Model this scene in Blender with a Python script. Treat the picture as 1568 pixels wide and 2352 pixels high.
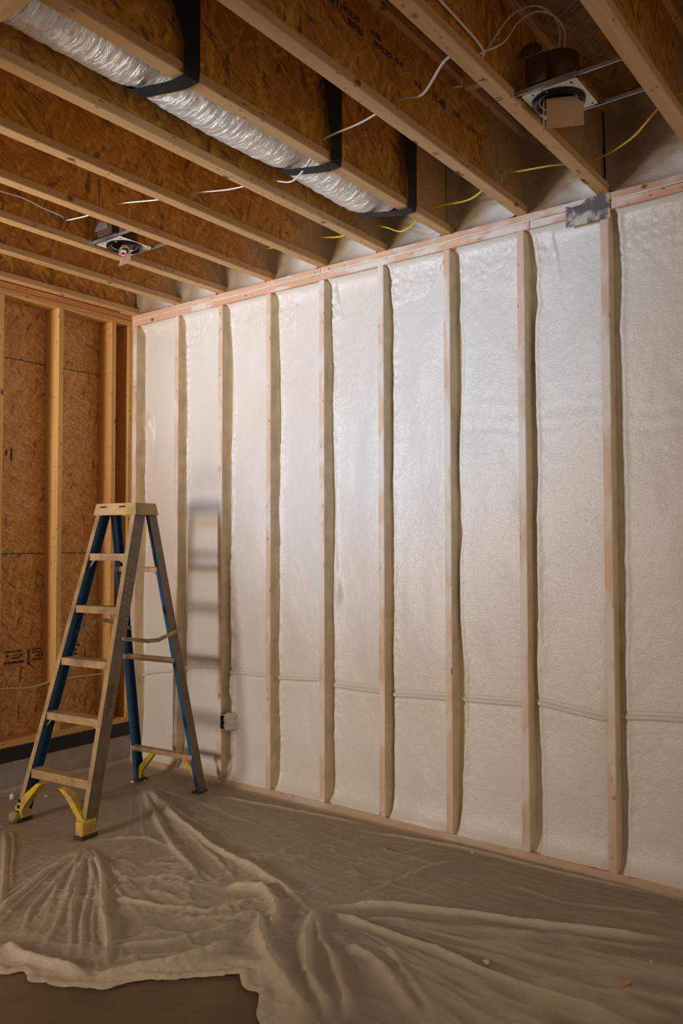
import bpy, bmesh, math, random
import numpy as np
from mathutils import Vector, Matrix

# ------------------------------------------------------------------ clear
for o in list(bpy.data.objects): bpy.data.objects.remove(o)
SC = bpy.context.scene
COL = SC.collection
random.seed(7)

# ------------------------------------------------------------------ camera
cam_d = bpy.data.cameras.new('camera'); cam = bpy.data.objects.new('camera', cam_d); COL.objects.link(cam)
SC.camera = cam
YAW, PIT, ROL, FPX = math.radians(127.2286), math.radians(2.07405), math.radians(-0.1069), 1890.05
F_ = Vector((math.cos(PIT)*math.cos(YAW), math.cos(PIT)*math.sin(YAW), math.sin(PIT)))
R_ = Vector((math.sin(YAW), -math.cos(YAW), 0)); U_ = R_.cross(F_)
R2 = R_*math.cos(ROL) + U_*math.sin(ROL); U2 = U_*math.cos(ROL) - R_*math.sin(ROL)
M = Matrix((R2, U2, -F_)).transposed().to_4x4(); M.translation = Vector((4.55594, -3.62002, 1.44951))
cam.matrix_world = M
cam_d.sensor_fit = 'VERTICAL'; cam_d.sensor_height = 36; cam_d.lens = FPX/2352*36
cam_d.clip_start = .05

# ------------------------------------------------------------------ world, lamps, exposure
SC.view_settings.view_transform = 'Standard'; SC.view_settings.look = 'None'
SC.view_settings.gamma = 1; SC.view_settings.use_curve_mapping = False
SC.view_settings.exposure = 0.26
w = bpy.data.worlds.new('world'); SC.world = w; w.use_nodes = True
w.node_tree.nodes['Background'].inputs[0].default_value = (1.0, .80, .58, 1)
w.node_tree.nodes['Background'].inputs[1].default_value = 0.36

def aim(o, t):
    o.rotation_euler = (Vector(t)-o.location).to_track_quat('-Z', 'Y').to_euler()
def lamp(name, typ, loc, target, energy, color, **kw):
    d = bpy.data.lights.new(name, typ); d.energy = energy; d.color = color
    for k, v in kw.items(): setattr(d, k, v)
    o = bpy.data.objects.new(name, d); COL.objects.link(o); o.location = loc; aim(o, target); return o
# work lamp low and behind the photographer's left: throws the soft ladder shadow on the foam
lamp('key_light', 'SPOT', (.86, -5.6, 1.36), (1.25, 0, 1.7), 450, (1.0, .88, .77),
     spot_size=math.radians(72), spot_blend=1.0, shadow_soft_size=.30)
# cool daylight from a high opening at the same end of the room, on the upper half of the foam wall
lamp('cool_light', 'SPOT', (.8, -5.8, 2.15), (1.75, 0, 2.75), 640, (.50, .72, 1.0),
     spot_size=math.radians(40), spot_blend=.9, shadow_soft_size=.30)
# unseen fill spot, added to stand in for warm bounce up under the joists
lamp('fill_light', 'SPOT', (.5, -4.8, .35), (.30, -1.6, 2.9), 480, (1.0, .80, .56),
     spot_size=math.radians(58), spot_blend=1.0, shadow_soft_size=.7)

# ------------------------------------------------------------------ node helpers
class NT:
    def __init__(s, name):
        s.m = bpy.data.materials.new(name); s.m.use_nodes = True; s.t = s.m.node_tree
        s.b = s.t.nodes['Principled BSDF']; s.out = s.t.nodes['Material Output']
    def n(s, typ, **kw):
        x = s.t.nodes.new(typ)
        for k, v in kw.items():
            if k.startswith('i_'):
                key = k[2:]; key = int(key) if key.isdigit() else key.replace('_', ' ')
                x.inputs[key].default_value = v
            else: setattr(x, k, v)
        return x
    def l(s, a, b): s.t.links.new(a, b)
    def math(s, op, a, b=None, clamp=False):
        x = s.n('ShaderNodeMath', operation=op, use_clamp=clamp)
        for i, v in enumerate((a, b)):
            if v is None: continue
            if isinstance(v, (int, float)): x.inputs[i].default_value = v
            else: s.l(v, x.inputs[i])
        return x.outputs[0]
    def ramp(s, fac, stops, interp='LINEAR'):
        r = s.n('ShaderNodeValToRGB'); r.color_ramp.interpolation = interp
        e = r.color_ramp.elements
        while len(e) > 1: e.remove(e[-1])
        e[0].position = stops[0][0]; e[0].color = (*stops[0][1], 1)
        for p, c in stops[1:]:
            k = e.new(p); k.color = (*c, 1)
        s.l(fac, r.inputs[0]); return r.outputs[0]
    def mix(s, fac, a, b, mode='MIX'):
        x = s.n('ShaderNodeMix', data_type='RGBA', blend_type=mode)
        for i, v in ((0, fac), (6, a), (7, b)):
            if isinstance(v, (int, float)): x.inputs[i].default_value = v
            elif isinstance(v, tuple): x.inputs[i].default_value = (*v, 1)
            else: s.l(v, x.inputs[i])
        return x.outputs[2]
    def bump(s, h, strength=.3, dist=.01, chain=None):
        x = s.n('ShaderNodeBump'); x.inputs['Strength'].default_value = strength; x.inputs['Distance'].default_value = dist
        s.l(h, x.inputs['Height'])
        if chain: s.l(chain, x.inputs['Normal'])
        s.l(x.outputs[0], s.b.inputs['Normal']); return x.outputs[0]
    def coords(s, scale=(1, 1, 1), rot=(0, 0, 0), rnd=True, src='Object'):
        tc = s.n('ShaderNodeTexCoord'); v = tc.outputs[src]
        if src == 'World': pass
        if rnd:
            oi = s.n('ShaderNodeObjectInfo'); sc = s.n('ShaderNodeVectorMath', operation='SCALE')
            cmb = s.n('ShaderNodeCombineXYZ')
            a = s.math('MULTIPLY', oi.outputs['Random'], 37.0); b = s.math('MULTIPLY', oi.outputs['Random'], 91.0)
            s.l(a, cmb.inputs[0]); s.l(b, cmb.inputs[1]); s.l(a, cmb.inputs[2])
            ad = s.n('ShaderNodeVectorMath', operation='ADD'); s.l(v, ad.inputs[0]); s.l(cmb.outputs[0], ad.inputs[1]); v = ad.outputs[0]
        mp = s.n('ShaderNodeMapping'); mp.inputs['Scale'].default_value = scale; mp.inputs['Rotation'].default_value = rot
        s.l(v, mp.inputs[0]); return mp.outputs[0]
    def noise(s, vec, scale=5, detail=4, rough=.55, dist=0):
        x = s.n('ShaderNodeTexNoise'); x.inputs['Scale'].default_value = scale; x.inputs['Detail'].default_value = detail
        x.inputs['Roughness'].default_value = rough; x.inputs['Distortion'].default_value = dist
        s.l(vec, x.inputs['Vector']); return x.outputs['Fac']
    def voro(s, vec, scale=5, feature='F1', rnd=1.0):
        x = s.n('ShaderNodeTexVoronoi', feature=feature); x.inputs['Scale'].default_value = scale
        x.inputs['Randomness'].default_value = rnd; s.l(vec, x.inputs['Vector']); return x
    def posy(s):
        g = s.n('ShaderNodeNewGeometry'); sp = s.n('ShaderNodeSeparateXYZ'); s.l(g.outputs['Position'], sp.inputs[0]); return sp.outputs
    def smooth(s, v, a, b):
        x = s.n('ShaderNodeMapRange', interpolation_type='SMOOTHSTEP'); x.inputs[1].default_value = a; x.inputs[2].default_value = b
        s.l(v, x.inputs[0]); return x.outputs[0]

def plain(name, col, rough=.6, metal=0, bump=0, bscale=60, var=.12):
    m = NT(name); c = m.coords()
    nz = m.noise(c, 9, 5)
    d = tuple(max(0, x*(1-var*2)) for x in col); h = tuple(min(1, x*(1+var)) for x in col)
    m.l(m.ramp(nz, [(.3, d), (.7, h)]), m.b.inputs['Base Color'])
    m.b.inputs['Roughness'].default_value = rough; m.b.inputs['Metallic'].default_value = metal
    if bump: m.bump(m.noise(c, bscale, 3), bump, .004)
    return m.m

FOAM = (.75, .69, .64)
def wood(name, light, dark, tint_var=.5, overspray=0.0, rough=.6, spray_col=FOAM):
    """framing lumber, local X is the grain direction"""
    m = NT(name); c = m.coords((1.2, 26, 26)); c0 = m.coords((1, 1, 1))
    g = m.noise(c, 1.0, 6, .6, .6)
    g2 = m.noise(m.coords((.6, 7, 7)), 1.0, 3, .5, 1.2)
    s_ = m.math('ADD', m.math('MULTIPLY', g, .6), m.math('MULTIPLY', g2, .4))
    col = m.ramp(s_, [(.30, dark), (.50, tuple((a+b)/2 for a, b in zip(light, dark))), (.62, light)])
    oi = m.n('ShaderNodeObjectInfo')
    t = m.ramp(oi.outputs['Random'], [(0, (1.0, .93, .86)), (.5, (1, 1, 1)), (1, (.90, .86, .78))])
    col = m.mix(tint_var, col, t, 'MULTIPLY')
    # knots
    v = m.voro(m.coords((6.5, 9, 9)), 1.0)
    k = m.math('ADD', v.outputs['Distance'], m.math('MULTIPLY', m.noise(c0, 60, 2), .05))
    kn = m.smooth(k, .185, .10); sel = m.math('GREATER_THAN', v.outputs['Color'], .55)
    sp = m.n('ShaderNodeSeparateColor'); m.l(v.outputs['Color'], sp.inputs[0])
    sel = m.math('GREATER_THAN', sp.outputs[0], .55)
    col = m.mix(m.math('MULTIPLY', m.math('MULTIPLY', kn, sel), .85), col, (.10, .035, .012))
    # small nail marks and dark flecks
    f = m.voro(m.coords((20, 40, 40)), 1.0); fl = m.smooth(f.outputs['Distance'], .26, .14)
    sp2 = m.n('ShaderNodeSeparateColor'); m.l(f.outputs['Color'], sp2.inputs[0])
    col = m.mix(m.math('MULTIPLY', m.math('MULTIPLY', fl, m.math('GREATER_THAN', sp2.outputs[0], .60)), .6), col, (.10, .05, .025))
    if overspray > 0:
        o = m.noise(m.coords((1, 2.2, 2.2)), 3.2, 4, .6)
        o2 = m.smooth(o, .62-overspray*.35, .78-overspray*.35)
        col = m.mix(m.math('MULTIPLY', o2, .88), col, spray_col)
    m.l(col, m.b.inputs['Base Color']); m.b.inputs['Roughness'].default_value = rough
    m.bump(g, .12, .004)
    return m.m

def osb(name, cols, plane='yz', spray=False, contrast=1.0, flake=1.0, dark=1.0):
    """oriented strand board: four layers of stretched flakes at different angles"""
    m = NT(name)
    base = m.noise(m.coords(), 3.0, 3, .5)
    c1, c2, c3, c4 = [tuple(x*dark for x in c) for c in cols]
    col = m.mix(m.smooth(base, .35, .65), c2, c3)
    hsum = None
    angs = [0.25, -0.55, 1.15, 2.1, -1.2, 1.65, 0.7]
    for i, a in enumerate(angs):
        if plane == 'yz': rot = (a, 0, 0); sc = (3, 7.5*flake, 46*flake)
        else: rot = (0, 0, a); sc = (7.5*flake, 46*flake, 3)
        v0 = m.coords((1, 1, 1))
        nn = m.n('ShaderNodeTexNoise'); nn.inputs['Scale'].default_value = 7; m.l(v0, nn.inputs['Vector'])
        wv = m.n('ShaderNodeVectorMath', operation='SCALE'); m.l(nn.outputs['Color'], wv.inputs[0]); wv.inputs[3].default_value = .03
        ad = m.n('ShaderNodeVectorMath', operation='ADD'); m.l(v0, ad.inputs[0]); m.l(wv.outputs[0], ad.inputs[1])
        # rotate first, stretch second
        r1 = m.n('ShaderNodeMapping'); r1.inputs['Rotation'].default_value = rot; r1.inputs['Location'].default_value = (i*3.1, i*1.7, i*2.3); m.l(ad.outputs[0], r1.inputs[0])
        s1 = m.n('ShaderNodeMapping'); s1.inputs['Scale'].default_value = sc; m.l(r1.outputs[0], s1.inputs[0])
        v = m.voro(s1.outputs[0], 1.0)
        sp = m.n('ShaderNodeSeparateColor'); m.l(v.outputs['Color'], sp.inputs[0])
        fc = m.ramp(sp.outputs[0], [(0, c1), (.12, c2), (.5, c3), (.9, c4), (1, c4)], 'LINEAR')
        vis = m.math('MULTIPLY', m.math('GREATER_THAN', sp.outputs[1], .62), m.smooth(v.outputs['Distance'], .62, .40))
        col = m.mix(m.math('MULTIPLY', vis, .62*contrast), col, fc)
        hh = m.math('MULTIPLY', vis, sp.outputs[0])
        hsum = hh if hsum is None else m.math('ADD', m.math('MULTIPLY', hsum, .8), hh)
    # dark splinters
    sm = m.n('ShaderNodeMapping'); m.l(m.coords(), sm.inputs[0])
    sm.inputs['Rotation'].default_value = (.5, 0, 0) if plane == 'yz' else (0, 0, .5)
    sm2 = m.n('ShaderNodeMapping'); m.l(sm.outputs[0], sm2.inputs[0]); sm2.inputs['Scale'].default_value = (3, 5, 26) if plane == 'yz' else (5, 26, 3)
    dn = m.noise(sm2.outputs[0], 1.6, 4, .6, 1.2)
    col = m.mix(m.math('MULTIPLY', m.smooth(dn, .58, .72), .55 if name[0] == 'w' and 'wall' in name else .9), col, tuple(x*.22 for x in c2))
    gr = m.noise(sm2.outputs[0], 5.0, 4, .65, .6)
    col = m.mix(1.0, col, m.ramp(gr, [(.30, (.62, .58, .52)), (.62, (1.08, 1.08, 1.08))]), 'MULTIPLY')
    if spray:
        p = m.posy()
        lim = m.math('ADD', m.math('MULTIPLY', p[0], -.115), -.03)      # overspray reaches farther into the bays on the right
        e = m.math('SUBTRACT', p[1], lim)
        e = m.math('ADD', e, m.math('MULTIPLY', m.math('SUBTRACT', m.noise(m.coords(), 6, 3, .5), .5), .28))
        sp_ = m.smooth(e, -.12, .10)
        col = m.mix(m.math('MULTIPLY', sp_, .62), col, (.40, .31, .19))
    m.l(col, m.b.inputs['Base Color']); m.b.inputs['Roughness'].default_value = .62
    m.bump(hsum, .25, .003)
    return m.m

# ------------------------------------------------------------------ materials
MAT = {}
MAT['joist'] = wood('joist_lumber', (.66, .43, .21), (.50, .29, .12), .35)
MAT['stud_l'] = wood('left_stud_lumber', (.72, .43, .16), (.52, .27, .075), .35)
MAT['plate_l'] = wood('left_plate_lumber', (.70, .42, .16), (.50, .26, .07), .3)
MAT['plate_red'] = wood('reddish_lumber', (.62, .28, .10), (.42, .16, .05), .3)
MAT['stud_r'] = wood('foam_sprayed_stud', (.74, .55, .42), (.62, .42, .30), .3, overspray=.55)
MAT['plate_r'] = wood('pinkish_plate_lumber', (.76, .48, .33), (.60, .35, .23), .25, overspray=.36)
MAT['web'] = osb('web_strand_board', [(.12, .036, .006), (.50, .215, .026), (.64, .30, .042), (.78, .44, .10)], 'yz', spray=True, contrast=1.15, flake=.95)
MAT['sheath'] = osb('wall_strand_board', [(.16, .055, .015), (.62, .30, .085), (.72, .39, .135), (.86, .55, .25)], 'yz', contrast=1.15, flake=1.2)
MAT['deck'] = osb('deck_strand_board', [(.08, .03, .008), (.28, .13, .03), (.36, .18, .045), (.46, .26, .08)], 'xy', contrast=.8)
MAT['concrete'] = plain('cured_concrete', (.36, .31, .245), .9, 0, .3, 80, .1)
MAT['sill_black'] = plain('black_sill_membrane', (.012, .011, .012), .55, 0, .2, 90)
MAT['black'] = plain('black_strap_plastic', (.005, .0045, .005), .7, 0, .1, 90)
MAT['black_gloss'] = plain('black_gloss_metal', (.004, .004, .005), .12)
MAT['black_gloss'].node_tree.nodes['Principled BSDF'].inputs['Specular IOR Level'].default_value = .25
MAT['galv'] = plain('galvanised_steel', (.62, .62, .66), .32, .9, .1, 120, .25)
MAT['galv_dark'] = plain('dull_steel_housing', (.13, .075, .04), .5, .6, .1, 60, .25)
MAT['white_metal'] = plain('white_spattered_plate', (.80, .80, .74), .45, 0, .15, 60, .12)
MAT['cable_white'] = plain('white_cable_sheath', (.78, .74, .68), .4, 0, 0, 60, .05)
MAT['cable_yellow'] = plain('yellow_cable_sheath', (.72, .56, .03), .4, 0, 0, 60, .05)
MAT['bead'] = plain('white_sealant_bead', (.80, .77, .72), .5, 0, .2, 60, .05)
MAT['cardboard'] = plain('brown_cardboard', (.42, .25, .13), .8, 0, .1, 120, .06)
MAT['alu'] = plain('dusty_aluminium', (.46, .31, .155), .55, .25, .2, 50, .25)
MAT['alu_bright'] = plain('bare_aluminium', (.55, .50, .44), .42, .5, .1, 50, .2)
MAT['navy'] = plain('dark_blue_plastic', (.010, .014, .045), .4)
MAT['red'] = plain('red_print', (.55, .02, .015), .5)
MAT['white_print'] = plain('white_print', (.8, .78, .74), .5)
MAT['ink'] = plain('black_stamp_ink', (.035, .018, .008), .8)
MAT['pencil'] = plain('brown_crayon', (.16, .06, .03), .8)
MAT['green'] = plain('green_edge_paint', (.03, .10, .05), .8)
MAT['crumb'] = plain('pale_foam_crumb', (.80, .76, .56), .7, 0, .5, 90, .1)
MAT['dark_gap'] = plain('dark_gap', (.05, .03, .02), .9)
MAT['rubber'] = plain('dirty_black_rubber', (.06, .045, .03), .8, 0, .3, 80, .2)

def mk_foam(name='spray_foam', ec=(.74, .63, .44)):
    m = NT(name); c = m.coords(rnd=False)
    big = m.noise(c, 1.7, 3, .5); mid = m.noise(c, 9, 4, .6)
    col = m.mix(m.smooth(big, .35, .65), (.75, .71, .67), (.735, .675, .62))
    col = m.mix(m.math('MULTIPLY', m.smooth(mid, .55, .75), .35), col, (.75, .71, .67))
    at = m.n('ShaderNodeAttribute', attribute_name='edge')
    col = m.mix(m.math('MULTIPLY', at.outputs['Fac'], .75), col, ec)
    # pinholes
    v = m.voro(c, 7); sp = m.n('ShaderNodeSeparateColor'); m.l(v.outputs['Color'], sp.inputs[0])
    hole = m.math('MULTIPLY', m.smooth(v.outputs['Distance'], .035, .02), m.math('GREATER_THAN', sp.outputs[0], .86))
    col = m.mix(hole, col, (.10, .06, .03))
    m.l(col, m.b.inputs['Base Color'])
    m.b.inputs['Roughness'].default_value = .34
    m.b.inputs['Specular IOR Level'].default_value = .55
    if 'Subsurface Weight' in m.b.inputs: m.b.inputs['Subsurface Weight'].default_value = 0.0
    f1 = m.noise(c, 120, 3, .55, .3); f2 = m.noise(c, 22, 3, .6, .8)
    h = m.math('ADD', m.math('MULTIPLY', f1, .65), m.math('MULTIPLY', f2, .16))
    m.bump(h, .62, .006)
    return m.m
MAT['foam'] = mk_foam(); MAT['rim_foam'] = mk_foam('shaded_rim_foam', (.30, .20, .10))
MAT['stud_side'] = plain('foam_filmed_stud_side', (.76, .63, .44), .6, 0, .2, 40, .1)

def mk_plastic():
    m = NT('plastic_sheeting'); c = m.coords(rnd=False)
    b = m.b; b.inputs['Roughness'].default_value = .30
    big = m.noise(c, 2.1, 4, .6, .6)
    col = m.mix(m.smooth(big, .35, .65), (.94, .81, .65), (.87, .75, .59))
    m.l(col, b.inputs['Base Color'])
    tr = m.n('ShaderNodeBsdfTransparent'); mx = m.n('ShaderNodeMixShader')
    tl = m.n('ShaderNodeBsdfTranslucent'); tl.inputs[0].default_value = (.72, .62, .50, 1)
    m2 = m.n('ShaderNodeMixShader'); m2.inputs[0].default_value = .25
    m.l(b.outputs[0], m2.inputs[1]); m.l(tl.outputs[0], m2.inputs[2])
    at = m.n('ShaderNodeAttribute', attribute_name='layers')
    fac = m.math('ADD', m.math('MULTIPLY', at.outputs['Fac'], .52), .38, True)
    m.l(fac, mx.inputs[0]); m.l(tr.outputs[0], mx.inputs[1]); m.l(m2.outputs[0], mx.inputs[2])
    m.l(mx.outputs[0], m.out.inputs['Surface'])
    m.bump(m.math('ADD', m.noise(c, 30, 4, .65, 2.5), m.math('MULTIPLY', m.noise(c, 9, 3, .6, 3.0), 1.5)), .35, .012)
    return m.m
MAT['plastic'] = mk_plastic()

def mk_slab():
    m = NT('dusty_slab'); c = m.coords(rnd=False)
    col = m.ramp(m.noise(c, 2.4, 6, .6, .5), [(.3, (.135, .085, .040)), (.55, (.20, .132, .066)), (.75, (.26, .18, .098))])
    m.l(col, m.b.inputs['Base Color']); m.b.inputs['Roughness'].default_value = .85
    m.bump(m.noise(c, 50, 3), .2, .004); return m.m
MAT['slab'] = mk_slab()

def mk_foil():
    m = NT('silver_foil'); c = m.coords((1, 3.4, 1), rnd=False)
    h = m.noise(c, 15, 5, .65, 1.4); h2 = m.noise(m.coords((1, 9, 1), (0, 0, .35), rnd=False), 7, 3, .6, 1.0)
    col = m.ramp(h, [(.3, (.72, .70, .68)), (.7, (.93, .92, .90))])
    m.l(col, m.b.inputs['Base Color']); m.b.inputs['Metallic'].default_value = .55; m.b.inputs['Roughness'].default_value = .36
    m.bump(m.math('ADD', h, m.math('MULTIPLY', h2, 1.2)), .9, .012); return m.m
MAT['foil'] = mk_foil()

def mk_fiberglass(dusty):
    m = NT('dusty_fibreglass' if dusty else 'blue_fibreglass'); c = m.coords((1, 1, 1)); n1 = m.noise(c, 14, 5, .6)
    blue = (.018, .085, .20)
    if dusty: col = m.mix(m.smooth(n1, .74, .80), m.ramp(n1, [(.35, (.125, .092, .058)), (.65, (.185, .140, .092))]), (.10, .16, .26))
    else: col = m.mix(m.smooth(n1, .60, .72), blue, (.06, .13, .20))
    m.l(col, m.b.inputs['Base Color']); m.b.inputs['Roughness'].default_value = .5 if dusty else .38
    m.bump(m.noise(m.coords((60, 60, 3)), 1, 3), .15, .002); return m.m
MAT['rail_dust'] = mk_fiberglass(True); MAT['rail_blue'] = mk_fiberglass(False)
MAT['rail_tan'] = plain('foam_crusted_flange', (.40, .265, .125), .75, 0, .6, 60, .2)
MAT['cap_tan'] = plain('foam_crusted_cap', (.47, .31, .14), .7, 0, .5, 60, .18)

def mk_yellow():
    m = NT('yellow_plastic_crusted'); c = m.coords(); n1 = m.noise(c, 16, 4, .6)
    col = m.mix(m.smooth(n1, .46, .60), (.60, .42, .015), (.42, .30, .13))
    m.l(col, m.b.inputs['Base Color']); m.b.inputs['Roughness'].default_value = .5; m.bump(n1, .4, .004); return m.m
MAT['yellow'] = mk_yellow()
def mk_nailplate():
    m = NT('mottled_steel_plate'); c = m.coords(rnd=False); n1 = m.noise(c, 9, 5, .6, .3)
    col = m.mix(m.smooth(n1, .47, .62), (.13, .11, .12), (.60, .54, .47))
    m.l(col, m.b.inputs['Base Color']); m.b.inputs['Roughness'].default_value = .5; m.b.inputs['Metallic'].default_value = .2
    return m.m
MAT['nailplate'] = mk_nailplate()

# ------------------------------------------------------------------ mesh helpers
def link(name, me, parent=None, mat=None, loc=None, rot=None):
    o = bpy.data.objects.new(name, me); COL.objects.link(o)
    if mat is not None and me is not None:
        for x in (mat if isinstance(mat, (list, tuple)) else [mat]): me.materials.append(x)
    if loc is not None: o.location = loc
    if rot is not None: o.rotation_euler = rot
    if parent: o.parent = parent
    return o
def thing(o, label, cat, group=None):
    o['label'] = label; o['category'] = cat
    if group: o['group'] = group
    return o
def empty(name, loc=(0, 0, 0), rz=0):
    o = bpy.data.objects.new(name, None); COL.objects.link(o); o.location = loc; o.rotation_euler = (0, 0, rz)
    o.empty_display_size = .1; return o
def bm_box(bm, x0, x1, y0, y1, z0, z1, mi=0):
    vs = [bm.verts.new(p) for p in ((x0, y0, z0), (x1, y0, z0), (x1, y1, z0), (x0, y1, z0), (x0, y0, z1), (x1, y0, z1), (x1, y1, z1), (x0, y1, z1))]
    for q in ((0, 3, 2, 1), (4, 5, 6, 7), (0, 1, 5, 4), (1, 2, 6, 5), (2, 3, 7, 6), (3, 0, 4, 7)):
        f = bm.faces.new([vs[i] for i in q]); f.material_index = mi
    return vs
def to_me(bm, name, smooth=False, bevel=0):
    if bevel: bmesh.ops.bevel(bm, geom=bm.edges[:], offset=bevel, segments=1, affect='EDGES', profile=.5)
    bmesh.ops.recalc_face_normals(bm, faces=bm.faces[:])
    me = bpy.data.meshes.new(name); bm.to_mesh(me); bm.free()
    if smooth:
        for p in me.polygons: p.use_smooth = True
    return me
def box(name, b, parent=None, mat=None, bevel=0.0):
    """b = x0,x1,y0,y1,z0,z1 in the parent's space; origin at its centre"""
    x0, x1, y0, y1, z0, z1 = b; c = ((x0+x1)/2, (y0+y1)/2, (z0+z1)/2)
    bm = bmesh.new(); bm_box(bm, x0-c[0], x1-c[0], y0-c[1], y1-c[1], z0-c[2], z1-c[2])
    return link(name, to_me(bm, name, False, bevel), parent, mat, c)
def lumber(name, b, parent, mat, bevel=.003, ppos=(0, 0, 0)):
    """a board whose local X runs along its longest side (grain direction)"""
    x0, x1, y0, y1, z0, z1 = b; c = ((x0+x1)/2-ppos[0], (y0+y1)/2-ppos[1], (z0+z1)/2-ppos[2]); d = (x1-x0, y1-y0, z1-z0)
    ax = d.index(max(d)); bm = bmesh.new()
    if ax == 0: s = d; rot = (0, 0, 0)
    elif ax == 1: s = (d[1], d[0], d[2]); rot = (0, 0, math.pi/2)
    else: s = (d[2], d[1], d[0]); rot = (0, math.pi/2, 0)
    bm_box(bm, -s[0]/2, s[0]/2, -s[1]/2, s[1]/2, -s[2]/2, s[2]/2)
    return link(name, to_me(bm, name, False, bevel), parent, mat, c, rot)
def catmull(P, n=8):
    P = [Vector(p) for p in P]
    if len(P) < 3: return P
    Q = [2*P[0]-P[1]]+P+[2*P[-1]-P[-2]]; out = []
    for i in range(1, len(Q)-2):
        a, b, c, d = Q[i-1:i+3]
        for k in range(n):
            t = k/n; out.append(.5*((2*b)+(c-a)*t+(2*a-5*b+4*c-d)*t*t+(3*b-a-3*c+d)*t**3))
    out.append(P[-1]); return out
def tube_me(name, P, r=.004, seg=7, smooth_n=8, flat=1.0):
    P = catmull(P, smooth_n) if smooth_n else [Vector(p) for p in P]
    bm = bmesh.new(); rings = []; up = Vector((0, 0, 1)); prev = None
    for i, p in enumerate(P):
        t = (P[min(i+1, len(P)-1)]-P[max(i-1, 0)]).normalized()
        a = t.cross(prev if prev else (up if abs(t.z) < .9 else Vector((1, 0, 0)))).normalized()
        if prev: a = (prev - t*prev.dot(t)).normalized()
        prev = a; b = t.cross(a)
        rings.append([bm.verts.new(p+a*math.cos(k/seg*2*math.pi)*r+b*math.sin(k/seg*2*math.pi)*r*flat) for k in range(seg)])
    for i in range(len(rings)-1):
        for k in range(seg):
            bm.faces.new((rings[i][k], rings[i][(k+1) % seg], rings[i+1][(k+1) % seg], rings[i+1][k]))
    bm.faces.new(rings[0][::-1]); bm.faces.new(rings[-1])
    return to_me(bm, name, True)
def tube(name, P, r, mat, parent=None, **kw): return link(name, tube_me(name, P, r, **kw), parent, mat)
def lettering(name, body, size, mat, parent, loc, rot=(math.pi/2, 0, math.pi/2), sx=1.0, bold=.0, extr=.0004):
    cu = bpy.data.curves.new(name, 'FONT'); cu.body = body; cu.size = size; cu.extrude = extr; cu.offset = bold; cu.resolution_u = 2
    t = bpy.data.objects.new(name, cu); COL.objects.link(t)
    dg = bpy.context.evaluated_depsgraph_get(); dg.update()
    me = bpy.data.meshes.new_from_object(t.evaluated_get(dg)); bpy.data.objects.remove(t)
    me.materials.clear()
    o = link(name, me, parent, mat, loc, rot); o.scale = (sx, 1, 1); return o
def prism(name, pts, ax, a, b, parent=None, mat=None, bevel=0, loc=None):
    """extrude a closed 2-D outline along axis ax from a to b"""
    bm = bmesh.new(); L = []
    for v in (a, b):
        r = []
        for p in pts:
            q = [0, 0, 0]; k = [i for i in range(3) if i != ax]; q[k[0]], q[k[1]] = p; q[ax] = v; r.append(bm.verts.new(q))
        L.append(r)
    n = len(pts)
    for i in range(n): bm.faces.new((L[0][i], L[0][(i+1) % n], L[1][(i+1) % n], L[1][i]))
    bm.faces.new(L[0][::-1]); bm.faces.new(L[1])
    return link(name, to_me(bm, name, False, bevel), parent, mat, loc)

# vectorised value noise
def vnoise(x, y, seed=0):
    xi = np.floor(x).astype(np.int64); yi = np.floor(y).astype(np.int64); xf = x-xi; yf = y-yi
    u = xf*xf*(3-2*xf); v = yf*yf*(3-2*yf)
    def h(a, b):
        n = (a*374761393+b*668265263+seed*982451653) & 0x7fffffff
        n = ((n ^ (n >> 13))*1274126177) & 0x7fffffff
        return ((n ^ (n >> 16)) & 0xffff)/65535.0
    return (h(xi, yi)*(1-u)+h(xi+1, yi)*u)*(1-v)+(h(xi, yi+1)*(1-u)+h(xi+1, yi+1)*u)*v
def fbm(x, y, o=4, seed=0, g=.5):
    s = 0; a = 1; t = 0
    for i in range(o):
        s = s+a*vnoise(x, y, seed+i*17); t += a; a *= g; x = x*2.03+5.1; y = y*2.03+1.7
    return s/t
def grid_mesh(name, X, Y, Z, mask=None, attr=None):
    """X,Y,Z arrays (rows, cols)"""
    r, c = X.shape; co = np.stack([X, Y, Z], -1).reshape(-1, 3)
    i = np.arange(r*c).reshape(r, c); q = np.stack([i[:-1, :-1], i[:-1, 1:], i[1:, 1:], i[1:, :-1]], -1).reshape(-1, 4)
    if mask is not None:
        q = q[mask.reshape(-1)]
        used = np.unique(q); re = np.full(r*c, -1); re[used] = np.arange(len(used)); q = re[q]; co = co[used]
        if attr: attr = {k: v.reshape(-1)[used] for k, v in attr.items()}
    me = bpy.data.meshes.new(name); me.vertices.add(len(co)); me.vertices.foreach_set('co', co.astype(np.float32).ravel())
    me.loops.add(q.size); me.loops.foreach_set('vertex_index', q.astype(np.int32).ravel())
    me.polygons.add(len(q)); me.polygons.foreach_set('loop_start', np.arange(0, q.size, 4, dtype=np.int32))
    me.polygons.foreach_set('use_smooth', np.ones(len(q), dtype=bool))
    me.update(calc_edges=True)
    if attr:
        for k, v in attr.items():
            a = me.attributes.new(k, 'FLOAT', 'POINT'); a.data.foreach_set('value', np.asarray(v, dtype=np.float32).ravel())
    return me
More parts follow.
